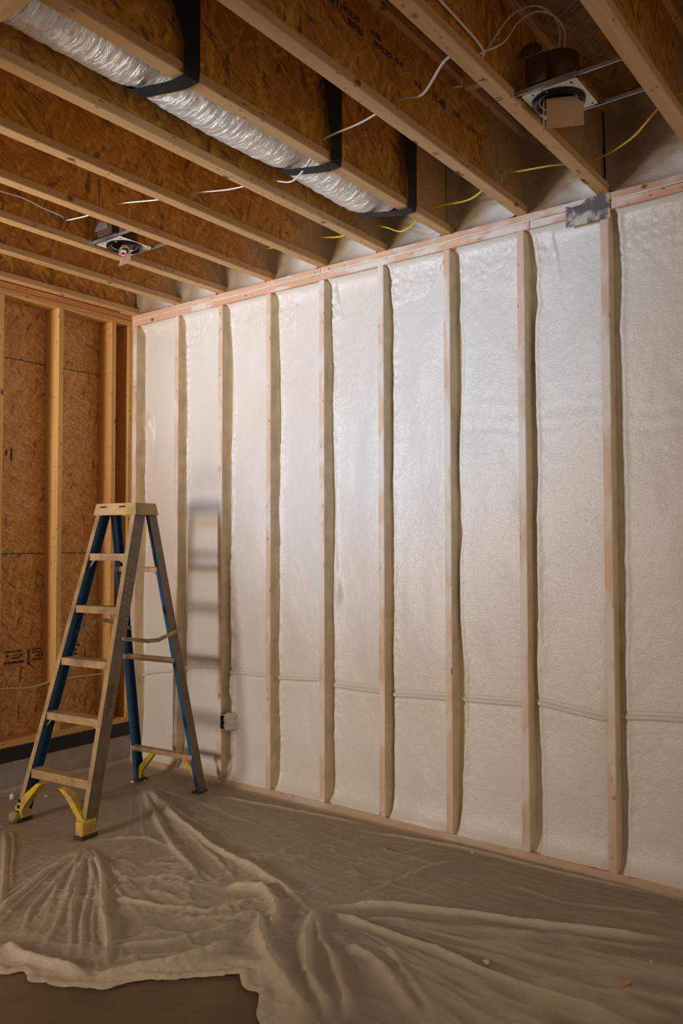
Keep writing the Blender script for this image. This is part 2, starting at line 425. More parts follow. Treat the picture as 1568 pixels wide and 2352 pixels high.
def polydist(px, py, pts):
    """distance to a polyline and the running fraction of its length"""
    best = np.full(px.shape, 9.0); fr = np.zeros(px.shape); L = [math.dist(pts[i], pts[i+1]) for i in range(len(pts)-1)]; T = sum(L); acc = 0
    for i in range(len(pts)-1):
        ax, ay = pts[i]; bx, by = pts[i+1]; dx, dy = bx-ax, by-ay; l2 = dx*dx+dy*dy+1e-12
        t = np.clip(((px-ax)*dx+(py-ay)*dy)/l2, 0, 1); d = np.hypot(px-ax-t*dx, py-ay-t*dy)
        m = d < best; best = np.where(m, d, best); fr = np.where(m, (acc+t*L[i])/T, fr); acc += L[i]
    return best, fr

# ------------------------------------------------------------------ dimensions of the room (metres)
S = .4064                      # framing spacing
HS = 2.938                     # top of the studs / underside of the top plates
HT = 3.014                     # top of the top plates / underside of the joists
HD = HT+.406                   # underside of the deck
FL = -.035                     # slab
S0 = .4262; J0 = .018; YL = -.1386
XE = 4.9; YE = -5.0

# ------------------------------------------------------------------ the setting: floor
fl = box('floor', (-.6, 6.0, -5.4, .30, FL-.12, FL), None, MAT['slab']); fl['kind'] = 'structure'

# ------------------------------------------------------------------ right wall (the foamed one)
wr = box('wall_right', (-.15, XE, .14, .152, FL, HD), None, MAT['sheath']); wr['kind'] = 'structure'
WRC = wr.location.copy()
def W(o): o.location = Vector(o.location)-WRC; return o       # children of wall_right are written in world space
def two_tone(o):                                               # stud sides carry a film of tan foam
    me = o.data; me.materials.append(MAT['stud_side'])
    for p in me.polygons:
        if abs(p.normal.z) > .8: p.material_index = 1          # local z of an upright board = world x
for k in range(-1, 12):
    x0 = S0+S*k
    if k == -1: x0 = 0.0
    b = [x0, x0+.038, 0, .14, 0, HS]
    if k == 4: pass
    o = W(lumber('stud', b, wr, MAT['stud_r'])); two_tone(o)
    # a whisper of crookedness, as framing has
    o.rotation_euler.x += random.uniform(-.001, .001)
W(lumber('bottom_plate', (0, XE, 0, .14, FL, 0), wr, MAT['plate_r']))
W(lumber('top_plate', (0, 2.93, 0, .14, HS+.0005, HS+.0375), wr, MAT['plate_r']))
W(lumber('top_plate', (2.932, XE, .002, .14, HS+.0005, HS+.0375), wr, MAT['plate_r']))
W(lumber('top_plate', (0, 1.657, 0, .14, HS+.039, HT), wr, MAT['plate_r']))
W(lumber('top_plate', (1.660, XE, -.002, .14, HS+.039, HT-.001), wr, MAT['plate_r']))
W(link('sealant_bead', tube_me('sealant_bead', [(x, -.001+.001*math.sin(x*9), HS+.0382+.0012*math.sin(x*5)) for x in np.linspace(.0, 3.0, 40)], .0032, 6, 0), wr, MAT['bead']))
W(link('sealant_bead', tube_me('sealant_bead', [(x, -.003, HS+.040+.003*math.sin(x*7)) for x in np.linspace(3.33, 4.6, 30)], .0045, 6, 0), wr, MAT['bead']))
W(link('sealant_bead', tube_me('sealant_bead', [(.001, -.001, z) for z in np.linspace(HS-.02, HT-.002, 6)], .004, 6, 0), wr, MAT['bead']))
W(box('rim_board', (0, XE, .10, .14, HT, HD), wr, MAT['sheath']))

# covered cable run inside the foam: height at each x
CAB = [(.06, .545), (.155, .572), (.36, .605), (.60, .655), (.779, .668), (.86, .640), (.95, .645), (1.169, .651), (1.274, .648), (1.45, .655), (1.589, .667), (1.684, .647), (2.011, .640),
       (2.082, .634), (2.25, .648), (2.415, .653), (2.491, .655), (2.834, .670), (2.901, .690), (3.05, .672), (3.235, .655), (3.294, .668), (3.577, .690), (3.9, .665), (5.0, .68)]
cx_, cz_ = [a for a, b in CAB], [b for a, b in CAB]
bays = [(.038, S0)]+[(S0+S*k+.038, S0+S*(k+1)) for k in range(0, 11)]
Zs = np.concatenate([np.arange(0, .50, .011), np.arange(.50, .76, .0042), np.arange(.76, 2.62, .010), np.arange(2.62, HS-.001, .006), [HS-.0005]])
for bi, (xa, xb) in enumerate(bays):
    n = 64; u = np.linspace(0, 1, n); u = .5-.5*np.cos(u*math.pi)*(.55)-.5*(1-2*u)*.45 if False else u
    U, Z = np.meshgrid(u, Zs); X = xa+(xb-xa)*U
    d1 = X-xa; d2 = xb-X
    sd = bi*31
    # edge of the fill against the studs wanders in and out
    wl = .004+.055*fbm(Z*2.6+bi, Z*0, 4, sd)**2; wr2 = .010+.012*fbm(Z*2.2, Z*0, 3, sd+5)
    big = (fbm(X*3+bi*7, Z*1.3, 3, sd+9)-.5)
    mid = (fbm(X*13, Z*9, 4, sd+3)-.5); fine = (fbm(X*46, Z*38, 3, sd+4)-.5)
    depth = .058-.018*big*2-.005*mid-.0022*fine
    # curly beads: near the top, near the left edge
    top = np.clip((Z-2.66)/.16, 0, 1)*np.clip((HS-.01-Z)/.03, 0, 1)
    curl = np.abs(fbm(X*24, Z*20, 3, sd+6)-.5)*2
    lefte = np.exp(-((d1-.035)/.03)**2)*(.35+.65*(fbm(Z*1.6, Z*0+bi, 2, sd+8) > .5))
    depth += top*(.010*curl-.010)*(fbm(X*2.5+bi*3, Z*1.2, 2, 61) > .42)+lefte*(.011*curl-.006)
    # horizontal lap where two lifts of foam meet
    zl = 1.98+.06*(fbm(X*2, Z*0+bi, 2, 40)-.5)*2
    depth += .0022*np.exp(-((Z-zl)/.02)**2)*(fbm(X*5, Z*0+bi, 2, 41) > .5)+.0012*np.sin((Z-zl)*70+4*fbm(X*4, Z*3, 2, 42))*np.exp(-((Z-zl-.09)/.06)**2)*np.clip((bi-3.5)/2, 0, 1)
    # the fill drops back towards both studs
    depth += .026*np.exp(-(np.clip(d1-wl*.75, 0, 1)/.010)**1.3)+.012*np.exp(-np.clip(d2, 0, 1)/.010)-.006*np.exp(-((d1-wl*.75-.020)/.010)**2)
    # curls up onto the plates
    depth -= .052*np.exp(-np.clip(Z, 0, 9)/.045)+.046*np.exp(-np.clip(HS-Z, 0, 9)/.022)
    # the cable lying under the skin: a raised double line
    zc = np.interp(X, cx_, cz_)+.004*(fbm(X*9, X*0, 2, 3)-.5)
    dz = Z-zc; depth -= .013*np.exp(-(dz/.0085)**2); depth += .007*np.exp(-((dz-.019)/.006)**2)+.006*np.exp(-((dz+.019)/.006)**2)
    if bi == 2:   # the drop to the outlet box
        dd = X-(.908+.006*np.sin(Z*12)); on = np.clip((Z-.47)/.04, 0, 1)*np.clip((.64-Z)/.02, 0, 1)
        depth -= on*.016*np.exp(-(dd/.009)**2)
        pk = np.exp(-((X-.985)/.05)**2-((Z-.33)/.06)**2)*0; depth -= pk
    if bi == 4: depth -= .026*np.exp(-((X-1.742)/.022)**2-((Z-1.17)/.06)**2)+.012*np.exp(-((X-1.725)/.02)**2-((Z-1.30)/.11)**2)
    if bi == 0: depth -= .024*np.exp(-((X-.12)/.03)**2-((Z-2.27)/.05)**2)-.012*np.exp(-((X-.165)/.012)**2-((Z-2.2)/.10)**2)
    depth = np.clip(depth, .004, .12)
    edge = np.clip(1.25-(d1-wl*.6)/.010, 0, 1)
    me = grid_mesh('foam_fill', X-WRC[0], depth-WRC[1], Z-WRC[2], attr={'edge': edge})
    link('foam_fill', me, wr, MAT['foam'])
# foam sprayed on the rim between the joists
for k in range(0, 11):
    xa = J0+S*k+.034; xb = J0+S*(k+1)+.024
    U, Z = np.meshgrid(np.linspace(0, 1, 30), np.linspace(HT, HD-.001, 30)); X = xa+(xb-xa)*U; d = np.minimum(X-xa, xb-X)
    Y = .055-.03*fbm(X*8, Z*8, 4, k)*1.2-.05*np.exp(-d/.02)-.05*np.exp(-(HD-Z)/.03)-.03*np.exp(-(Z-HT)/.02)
    me = grid_mesh('rim_foam', X-WRC[0], Y-WRC[1], Z-WRC[2], attr={'edge': 1.2*np.clip(1.45-U*1.8+.3*(fbm(X*9, Z*9, 3, k+3)-.5), 0, 1)})  # joist shade painted in: foam colour darkened over the left of each bay
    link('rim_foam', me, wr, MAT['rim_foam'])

# ------------------------------------------------------------------ left wall (open studs over strand board)
wl_ = box('wall_left', (-.30, 0, -5.0, .14, FL, .148), None, MAT['concrete'], .004); wl_['kind'] = 'structure'
WLC = wl_.location.copy()
def V(o): o.location = Vector(o.location)-WLC; return o
V(box('sill_membrane', (-.30, .006, -5.0, 0, .149, .232), wl_, MAT['sill_black'], .003))
V(lumber('bottom_plate', (-.14, 0, -5.0, 0, .2325, .2703), wl_, MAT['plate_l']))
V(lumber('top_plate', (-.14, 0, -5.0, -.0005, HS, HS+.037), wl_, MAT['plate_l']))
V(lumber('top_plate', (-.14, 0, -5.0, -.0005, HS+.039, HT), wl_, MAT['plate_red']))
V(lumber('stud', (-.14, 0, -.038, -.0005, .2705, HS-.0005), wl_, MAT['stud_l']))
for k in range(0, 12):
    y = YL-S*k
    V(lumber('stud', (-.14, 0, y-.038, y, .2705, HS-.0005), wl_, MAT['stud_l']))
for a, b in ((.16, 1.378), (1.382, 2.588), (2.592, 3.42)):
    o = V(box('strand_board_panel', (-.152, -.1405, -4.9, -.0005, a, b), wl_, MAT['sheath']))
V(box('house_wrap', (-.16, -.153, -4.9, 0, .16, 3.42), wl_, MAT['dark_gap']))
# green-painted panel edges, ragged strips right on the joints
for z in (1.380, 2.590):
    for k in range(0, 4):
        ya, yb = YL-S*(k+1)+.002, YL-S*k-.040
        bm = bmesh.new(); n = 60; rows = []
        for i in range(n+1):
            y = ya+(yb-ya)*i/n; h1 = .0018+.0035*random.random()**3; h2 = .0018+.0035*random.random()**3
            rows.append((bm.verts.new((-.1399, y, z-h1)), bm.verts.new((-.1399, y, z+h2))))
        for i in range(n): bm.faces.new((rows[i][0], rows[i+1][0], rows[i+1][1], rows[i][1]))
        V(link('painted_edge_line', to_me(bm, 'painted_edge_line'), wl_, MAT['green']))
# stamps printed on the strand board (flat print)
INK = -.1397
def stamp(body, y, z, size, sx=1.0, rot=(math.pi/2, 0, math.pi/2), bold=.0006):
    return V(lettering('printed_stamp', body, size, MAT['ink'], wl_, (INK, y, z), rot, sx, bold))
stamp('STRENGTH AXIS', -.842, .772, .017, .95)
stamp('THIS SIDE IN', -.800, .742-.012, .020, .55)
stamp('RATED SHEATHING', -.845, .703, .021, .72, bold=.0012)
VR = (math.pi/2, -math.pi/2, math.pi/2)
stamp('SHEATHING SPAN', -.672, .683, .022, .55, VR, .0012)
stamp('SIZED FOR', -.655, .772, .015, .9); stamp('SPACING', -.652, .752, .018, 1.0); stamp('EXPOSURE', -.628, .730, .019, .8); stamp('7/16 IN', -.653, .706, .021, 1.0, bold=.001)
stamp('MILL', -.36, .790, .02); stamp('TESTED', -.37, .765, .02); stamp('PRP', -.365, .735, .022, bold=.001); stamp('108', -.36, .708, .022, bold=.001)
stamp('SPACING 24 16', -.262, .690, .010, .85, VR); stamp('SHEATHING SPAN', -.810, 1.95, .013, .80, VR, .001); stamp('EXP', -.842, 1.985, .02, 1, VR)
stamp('STUD SPACING', -.212, 1.945, .010, .85, VR, .001)
bm = bmesh.new(); bm_box(bm, INK-.0004, INK, -.826, -.732, .7505, .7545)
for s_, yy in ((1, -.838), (-1, -.720)):
    a = bm.verts.new((INK, yy, .7525)); b = bm.verts.new((INK, yy+s_*.018, .7625)); c = bm.verts.new((INK, yy+s_*.018, .7425)); bm.faces.new((a, b, c))
V(link('printed_arrow', to_me(bm, 'printed_arrow'), wl_, MAT['ink']))

# ------------------------------------------------------------------ ceiling: deck and I-joists
ce = box('ceiling', (-.15, XE, YE, .14, HD, HD+.019), None, MAT['deck']); ce['kind'] = 'structure'
CEC = ce.location.copy()
off = {0: 0, 8: -.012, 9: .022, 6: -.004}
joist_x = {}
for k in range(0, 13):
    x0 = J0+S*k+off.get(k, 0) if k else .004
    xm = x0+.029; joist_x[k] = x0
    if x0 > XE: continue
    jc = (xm, (YE+.09)/2, (HT+HD)/2)
    L2 = (.09-YE)/2
    bm = bmesh.new(); bm_box(bm, -.005, .005, -L2, L2, -.19, .19)
    web = link('joist', to_me(bm, 'joist_web'), ce, MAT['web'], Vector(jc)-CEC)
    for z0 in (HT+.0003, HD-.0385):
        lumber('flange', (x0, x0+.058, YE, .09, z0, z0+.038), web, MAT['joist'], .003, jc)
    if k == 7:
        for body, y, z, sz, sx in (('JOIST', -1.56, 3.262, .05, 1.0), ('WOOD', -1.44, 3.268, .030, 1.1), ('SERIES', -1.40, 3.235, .032, 1.1), ('WEB', -1.26, 3.268, .028, 1.1), ('SPACED', -1.24, 3.236, .030, 1.1), ('CUT', -1.10, 3.24, .028, 1), ('A-X', -.965, 3.215, .030, 1.0), ('11-40', -.835, 3.215, .048, .95), ('(10)', -.665, 3.225, .03, 1.1), ('+', -.60, 3.215, .03, 1), ('16 IN', -.545, 3.214, .03, 1.2)):
            t = lettering('printed_lettering', body, sz, MAT['ink'], web, (.0056, y-jc[1], z-jc[2]), sx=sx, bold=.0005)
# short blocking between joists seven and eight, and the beam close overhead at the upper left
o = lumber('blocking', (2.94, 3.24, -.66, -.62, HD-.10, HD-.001), ce, MAT['joist']); o.location = Vector(o.location)-CEC
o = lumber('support_beam', (0.0, 4.6, -2.50, -2.378, 2.93, 3.012), ce, MAT['joist']); o.location = Vector(o.location)-CEC
# pencilled marks on joist undersides
for x, y, b in ((2.895, -.80, 'I I'), (3.285, -1.02, '/ |'), (3.290, -1.16, '7'), (3.29, -.30, '= ='), (3.275, -.20, '8WT'), (2.88, -.60, '8WT')):
    o = lettering('pencil_mark', b, .028, MAT['pencil'], ce, Vector((x-.02, y, HT-.0006))-CEC, (math.pi, 0, math.pi/2), 1, .0002)

# ------------------------------------------------------------------ steel tie plate lapping the top plates
tp = empty('tie_plate', (3.216, -.004, 2.955)); thing(tp, 'mottled grey steel tie plate nailed across the right wall top plates', 'metal plate')
pts = [(-.103, -.060), (.103, -.060), (.103, .058), (-.000, .054), (-.030, .032), (-.075, .030), (-.103, .040)]
prism('plate', pts, 1, -.0022, .0, tp, MAT['nailplate'])
bm = bmesh.new()
for x, z in ((-.085, -.035), (-.08, .01), (.085, .035), (.09, -.04), (.06, -.04), (.085, 0)):
    bmesh.ops.create_cone(bm, cap_ends=True, segments=8, radius1=.0035, radius2=.003, depth=.003, matrix=Matrix.Translation((x, -.0035, z)) @ Matrix.Rotation(math.pi/2, 4, 'X'))
link('nail_heads', to_me(bm, 'nail_heads'), tp, MAT['pencil'])['kind'] = 'stuff'

# ------------------------------------------------------------------ outlet box on the second stud
ob = empty('outlet_box', (.871, -.006, .300)); thing(ob, 'dark blue outlet box caked in foam on a right wall stud', 'outlet box')
bm = bmesh.new()
for a in ((.0, .056, .0, .07, .0, .004), (.0, .056, .0, .07, .086, .090), (.0, .004, .0, .07, .004, .086), (.052, .056, .0, .07, .004, .086), (.004, .052, .060, .07, .004, .086)): bm_box(bm, *a)
link('box_body', to_me(bm, 'box_body', False, .0), ob, MAT['navy'])
box('dark_cover', (.003, .034, -.003, .002, .004, .086), ob, MAT['navy'])
U, T = np.meshgrid(np.linspace(0, 1, 16), np.linspace(0, 1, 20))
lump = .006*fbm(U*6, T*8, 3, 5)
X = .034+U*.050; Z = -.006+T*.106; Y = .0-.010*np.sin(np.clip(U*1.15, 0, 1)*math.pi)**.5-lump+.075*np.clip((U-.72)/.28, 0, 1)**1.5+.05*np.clip((.10-T)/.1, 0, 1)+.05*np.clip((T-.92)/.08, 0, 1)
link('foam_crust', grid_mesh('foam_crust', X+.004*np.sin(T*17), Y, Z+.004*np.sin(U*11), attr={'edge': X*0}), ob, MAT['foam'])
box('foam_rim', (.002, .036, -.006, .004, -.006, .005), ob, MAT['bead'], .002)
box('foam_rim', (.002, .040, -.006, .004, .084, .092), ob, MAT['bead'], .002)

# ------------------------------------------------------------------ cables
wx = lambda k: joist_x[k]+.029
def cable(pts, mat, label, group=None, r=.0058, flat=.6, name='electrical_cable'):
    o = tube(name, pts, r, mat, flat=flat); return thing(o, label, 'cable', group)
cable([(wx(8)+.004, -1.19, 3.095), (3.19, -1.222, 3.090), (3.02, -1.105, 3.075), (wx(7), -1.062, 3.113), (2.70, -1.04, 3.098), (wx(6), -1.015, 3.100), (2.37, -.98, 3.040), (2.27, -.955, 3.010), (2.16, -.92, 3.050),
       (wx(5), -.880, 3.095), (1.87, -.93, 3.088), (wx(4), -.995, 3.098), (1.50, -1.045, 3.095), (wx(3), -1.12, 3.105), (1.06, -1.13, 3.098), (wx(2), -1.13, 3.118), (wx(2)-.08, -1.13, 3.118)],
      MAT['cable_white'], 'white electrical cable threaded through the joist webs below the silver duct')
cable([(wx(2)-.08, -1.15, 3.125), (wx(2)+.02, -1.15, 3.125), (.885, -1.264, 3.133), (.885, -1.385, 3.148), (.885, -1.50, 3.142), (.885, -1.8, 3.13), (.89, -2.4, 3.13)],
      MAT['cable_white'], 'dull white cable running along the joist bay at the far left')
YC = [(wx(9)+.25, -.50, 3.06), (wx(9), -.50, 3.09), (3.52, -.33, 3.065), (wx(8), -.11, 3.128), (3.15, -.27, 3.08), (3.03, -.30, 3.08), (wx(7), -.22, 3.132), (2.70, -.15, 3.09), (wx(6), -.135, 3.105), (2.33, -.16, 3.02), (2.20, -.13, 3.075), (wx(5), -.10, 3.122),
      (1.87, -.09, 3.115), (wx(4), -.08, 3.155), (1.47, -.09, 3.15), (wx(3), -.07, 3.18), (1.06, -.06, 3.17), (wx(2), -.05, 3.18)]
cable(YC, MAT['cable_yellow'], 'yellow electrical cable threaded through the joist webs near the foam wall')
cable([(wx(8), -1.17, 3.095), (3.30, -1.158, 3.103), (3.32, -1.116, 3.174), (3.35, -1.059, 3.26), (3.38, -.946, 3.341), (3.41, -.863, 3.346), (3.43, -.834, 3.289), (3.44, -.882, 3.165)],
      MAT['cable_white'], 'outer cream cable looping down into the upper right light fixture', r=.0045)
cable([(wx(8), -1.19, 3.080), (3.303, -1.18, 3.09), (3.33, -1.083, 3.160), (3.36, -1.025, 3.250), (3.39, -.935, 3.322), (3.425, -.868, 3.325), (3.452, -.842, 3.270), (3.458, -.876, 3.165)],
      MAT['cable_white'], 'inner cream cable looping down into the upper right light fixture', r=.0045)
cable([(wx(8), -1.17, 3.075), (3.305, -1.184, 3.086), (3.305, -1.23, 3.101), (3.305, -1.332, 3.107), (3.305, -1.469, 3.112), (3.31, -1.9, 3.12), (3.32, -2.3, 3.11)],
      MAT['cable_white'], 'cream cable rising along the joist web at the top of the picture', r=.0048)
cable([(wx(7), -.66, 3.34), (3.0, -.62, 3.345), (3.15, -.60, 3.345), (wx(8), -.58, 3.33)], MAT['cable_white'], 'short dull cable crossing under the deck behind the right joist', r=.007)
cable([(-.06, -1.3, .60), (-.06, -.95, .578), (-.055, -.86, .573), (-.055, -.77, .560), (-.055, -.69, .561), (-.055, -.60, .572), (-.06, -.545, .580), (-.06, -.42, .580), (-.06, -.30, .577), (-.06, -.17, .572), (-.07, -.08, .56)],
      MAT['cable_white'], 'white cable crossing the left wall studs behind the ladder')

# ------------------------------------------------------------------ silver flexible duct between two joists
yA, yB = -3.3, -.235
yy = np.arange(yA, yB+.001, .006); th = np.linspace(0, 2*math.pi, 61)
T, Y = np.meshgrid(th, yy)
ST = [-1.755, -.965, -.375]
pin = sum(np.exp(-((Y-s)/.05)**2) for s in ST)
sag = .010*np.sin((Y+1.755)/.79*math.pi)**2*(Y > -1.755)
rr_ = .132-.016*pin+.006*(fbm(T*5, Y*26, 3, 2)-.5)+.010*(np.abs(fbm(T*2.2+Y*2, Y*38, 2, 8)-.5)*2-.3)*.6
endf = np.clip((Y-(-.36))/.12, 0, 1); rr_ = rr_*(1-.35*endf**2)
X = 2.288+rr_*np.cos(T); Zz = 3.172-sag+endf*.03+rr_*np.sin(T)
X[:, -1] = X[:, 0]; Zz[:, -1] = Zz[:, 0]
du = empty('flexible_duct', (2.288, -1.7, 3.04)); thing(du, 'silver foil insulated flexible duct hung along a joist bay', 'duct')
dm = grid_mesh('foil_jacket', X-2.288, Y+1.7, Zz-3.04)
link('foil_jacket', dm, du, MAT['foil'])
def strap(i, ys, wide):
    e = empty('duct_strap', (2.515, ys, HT)); thing(e, ['wide black duct strap nearest the camera, at the top of the picture', 'black duct strap in the middle of the three, beside the white cable', 'black duct strap nearest the foam wall, at the end of the duct'][i], 'strap', 'black straps holding the silver duct')
    # hung part: flat band against the joist side, twisted wider towards the top
    h = .034; bm = bmesh.new(); R_s = []
    prof = [(0.0, -h, h, -.001), (.02, -h, h, .004), (.10, -h-.002*wide, h, .004), (.20, -h-wide*.55, h, .004), (.30, -h-wide, h, .005), (.375, -h-wide*1.05, h, .004)]
    for z, a, b, x in prof: R_s.append([bm.verts.new((x+dx, yy_, z)) for dx, yy_ in ((0, a), (.003, a), (.003, b), (0, b))])
    for a, b in zip(R_s[:-1], R_s[1:]):
        for q in range(4): bm.faces.new((a[q], a[(q+1) % 4], b[(q+1) % 4], b[q]))
    bm.faces.new(R_s[0]); bm.faces.new(R_s[-1])
    link('hanging_band', to_me(bm, 'hanging_band'), e, MAT['black'])
    # sling part: under the flange, round the belly of the duct, up to the next joist
    c = (2.288-2.515, 3.172-HT); r = .131
    path = [(.003, 0.0), (.0, -.0045), (-.058, -.0060), (-.100, .0005), (-.150, .0105), (-.195, .0200)]
    for a in range(-92, -184, -10): path.append((c[0]+r*math.cos(math.radians(a)), c[1]+r*math.sin(math.radians(a))))
    path += [(-.375, .20), (-.40, .30)]
    bm = bmesh.new(); prev = None
    for j, (x, z) in enumerate(path):
        x2, z2 = path[min(j+1, len(path)-1)]; x1, z1 = path[max(j-1, 0)]
        t = Vector((x2-x1, 0, z2-z1)).normalized(); n = Vector((t.z, 0, -t.x))*-.003
        if n.z > 0 and x > -.3: pass
        w_ = h-.003*(1-abs(j-8)/10)
        cur = [bm.verts.new((x, -w_, z)), bm.verts.new((x, w_, z)), bm.verts.new((x+n.x, w_, z+n.z)), bm.verts.new((x+n.x, -w_, z+n.z))]
        if prev:
            for q in range(4): bm.faces.new((prev[q], prev[(q+1) % 4], cur[(q+1) % 4], cur[q]))
        prev = cur
    link('sling_band', to_me(bm, 'sling_band'), e, MAT['black'])
for i, (ys, wd) in enumerate(((-1.765, .075), (-.970, .05), (-.384, .045))): strap(i, ys, wd)

# ------------------------------------------------------------------ recessed light housings
def fixture(ja, jb, yc, label, which):
    xa = joist_x[ja]+.058; xb = joist_x[jb]; z = HT+.018
    e = empty('recessed_light', (xa, yc, z)); thing(e, label, 'light fixture', 'recessed light housings between joists')
    bw = xb-xa; px0, px1 = .012, .215; cx = .115 if which else .110
    # pan with a round hole
    bm = bmesh.new(); hr = .072; n = 32; outer = []; inner = []
    for i in range(n):
        a = 2*math.pi*i/n; c, s = math.cos(a), math.sin(a); k = min((px1-px0)/2/max(abs(c), 1e-6), .112/max(abs(s), 1e-6))
        outer.append(bm.verts.new(((px0+px1)/2+c*k, s*k, 0))); inner.append(bm.verts.new((cx+c*hr, s*hr, 0)))
    for i in range(n): bm.faces.new((outer[i], outer[(i+1) % n], inner[(i+1) % n], inner[i]))
    r = bmesh.ops.extrude_face_region(bm, geom=bm.faces[:]); bmesh.ops.translate(bm, vec=(0, 0, .0015), verts=[v for v in r['geom'] if isinstance(v, bmesh.types.BMVert)])
    link('mounting_pan', to_me(bm, 'mounting_pan'), e, MAT['white_metal'])
    # trim ring (lathe)
    prof = [(.070, .0), (.074, -.012), (.084, -.016), (.093, -.010), (.094, -.002), (.086, .0)]
    bm = bmesh.new(); rg = []
    for i in range(48):
        a = 2*math.pi*i/48; rg.append([bm.verts.new((cx+math.cos(a)*p[0], math.sin(a)*p[0], p[1])) for p in prof])
    for i in range(48):
        for j in range(len(prof)):
            a, b = rg[i], rg[(i+1) % 48]; j2 = (j+1) % len(prof); bm.faces.new((a[j], a[j2], b[j2], b[j]))
    link('trim_ring', to_me(bm, 'trim_ring', True), e, MAT['black_gloss'])
    # can: open cylinder with a lid, bright rim inside
    bm = bmesh.new(); rg = []
    for i in range(40):
        a = 2*math.pi*i/40; rg.append([bm.verts.new((cx+math.cos(a)*q, math.sin(a)*q, zz)) for q, zz in ((.070, -.004), (.070, .15), (.072, .15), (.072, -.004))])
    for i in range(40):
        a, b = rg[i], rg[(i+1) % 40]
        for j in range(4): bm.faces.new((a[j], a[(j+1) % 4], b[(j+1) % 4], b[j]))
    bm.faces.new([g[1] for g in rg])
    link('housing_can', to_me(bm, 'housing_can', False), e, MAT['galv_dark'])
    bm = bmesh.new(); rg = []
    for i in range(40):
        a = 2*math.pi*i/40; rg.append([bm.verts.new((cx+math.cos(a)*q, math.sin(a)*q, zz)) for q, zz in ((.066, -.006), (.069, -.006), (.069, .004), (.066, .004))])
    for i in range(40):
        a, b = rg[i], rg[(i+1) % 40]
        for j in range(4): bm.faces.new((a[j], a[(j+1) % 4], b[(j+1) % 4], b[j]))
    link('inner_rim', to_me(bm, 'inner_rim', True), e, MAT['galv'])
    for s in (-.117, .117):
        bm = bmesh.new()
        bm_box(bm, .001, bw*.58, s-.002, s+.002, -.004, .016); bm_box(bm, .001, bw*.58, s-.006, s+.002, -.004, -.002)
        bm_box(bm, bw*.40, bw-.001, s+.003, s+.006, -.002, .014); bm_box(bm, bw*.40, bw-.001, s-.001, s+.006, -.002, .000)
        bm_box(bm, .0005, .003, s-.02, s+.016, -.010, .030); bm_box(bm, bw-.003, bw-.0005, s-.016, s+.02, -.010, .030)
        link('hanger_bar', to_me(bm, 'hanger_bar'), e, MAT['galv'])
    # junction box with hinged door and dangling cover
    jx = (.03, .11, -.112, -.045) if which == 0 else (.03, .15, -.112, -.05)
    jb_ = box('junction_box', (jx[0], jx[1], jx[2], jx[3], .03, .13), e, MAT['galv_dark'], .004)
    bm = bmesh.new(); pts = [(math.cos(a)*.045, math.sin(a)*.045) for a in [math.pi*i/10 for i in range(11)]]
    if which == 0: prism('side_lid', [(x, z_+.10) for x, z_ in pts], 1, -.118, -.115, e, MAT['galv_dark'], 0, (.055, 0, .03))
    else: prism('side_lid', [(x*1.2, z_*1.1+.03) for x, z_ in pts], 1, -.118, -.115, e, MAT['galv'], 0, (.075, 0, .03))
    bm.free()
    # black knockouts on the pan
    bm = bmesh.new()
    for x, y, r_ in ((.035, -.05, .006), (.05, -.09, .004), (.19, -.085, .005), (.09, -.10, .003), (.20, .09, .004), (.03, -.02, .004)):
        bmesh.ops.create_cone(bm, cap_ends=True, segments=10, radius1=r_, radius2=r_, depth=.001, matrix=Matrix.Translation((x, y, -.0008)))
    link('knockout_holes', to_me(bm, 'knockout_holes'), e, MAT['black'])['kind'] = 'stuff'
    return e, cx
e1, cx1 = fixture(8, 9, -.838, 'recessed light housing in the upper right bay with a plain cardboard flap', 0)
# cardboard flap hanging through the opening, facing the room
f = prism('cardboard_insert', [(-.066, .0), (.066, .012), (.066, -.098), (-.066, -.108)], 1, -.001, .001, e1, MAT['cardboard'], 0, (cx1+.024, -.004, -.003)); f.rotation_euler = (0, 0, math.radians(34))
f = prism('cardboard_insert', [(-.02, .0), (.02, .0), (.02, -.10), (-.02, -.108)], 1, -.001, .001, e1, MAT['cardboard'], 0, (cx1-.045, -.030, -.003)); f.rotation_euler = (0, 0, math.radians(-60))
e2, cx2 = fixture(2, 3, -.860, 'recessed light housing in the left bay with a folded red and white card', 1)
def card(name, pts, mat, th=.0012):
    bm = bmesh.new(); P = [Vector(p) for p in pts]; n = (P[1]-P[0]).cross(P[2]-P[0]).normalized()*th
    a = [bm.verts.new(p) for p in P]; b = [bm.verts.new(p+n) for p in P]; k = len(P)
    bm.faces.new(a); bm.faces.new(b[::-1])
    for i in range(k): bm.faces.new((a[i], a[(i+1) % k], b[(i+1) % k], b[i]))
    return link(name, to_me(bm, name), e2, mat)
# image-plane friendly local directions: a = to the right of the card, b = towards the room
def L2w(u, v, w_):  # u across, v up, w out of the card
    a = Vector((.78, .62, 0)); b = Vector((.62, -.78, 0))
    return tuple(Vector((cx2+.0, .0, 0))+a*u+Vector((0, 0, v))+b*w_)
card('cardboard_insert', [L2w(*p) for p in ((-.028, -.048, .02), (-.024, -.010, .0), (-.012, .012, -.01), (.012, .010, -.01), (.034, -.022, .0), (.040, -.046, .02), (.004, -.070, .03))], MAT['cardboard'])
card('cardboard_flap', [L2w(*p) for p in ((.002, -.071, .03), (.040, -.048, .02), (.038, -.098, .026), (-.020, -.122, .036), (-.012, -.075, .028))], MAT['cardboard'])
card('label_print', [L2w(*p) for p in ((-.015, -.034, .0205), (-.005, -.026, .0165), (.010, -.028, .0165), (.017, -.040, .0205), (.016, -.055, .0265), (.003, -.062, .0290), (-.012, -.055, .0275))], MAT['white_print'])
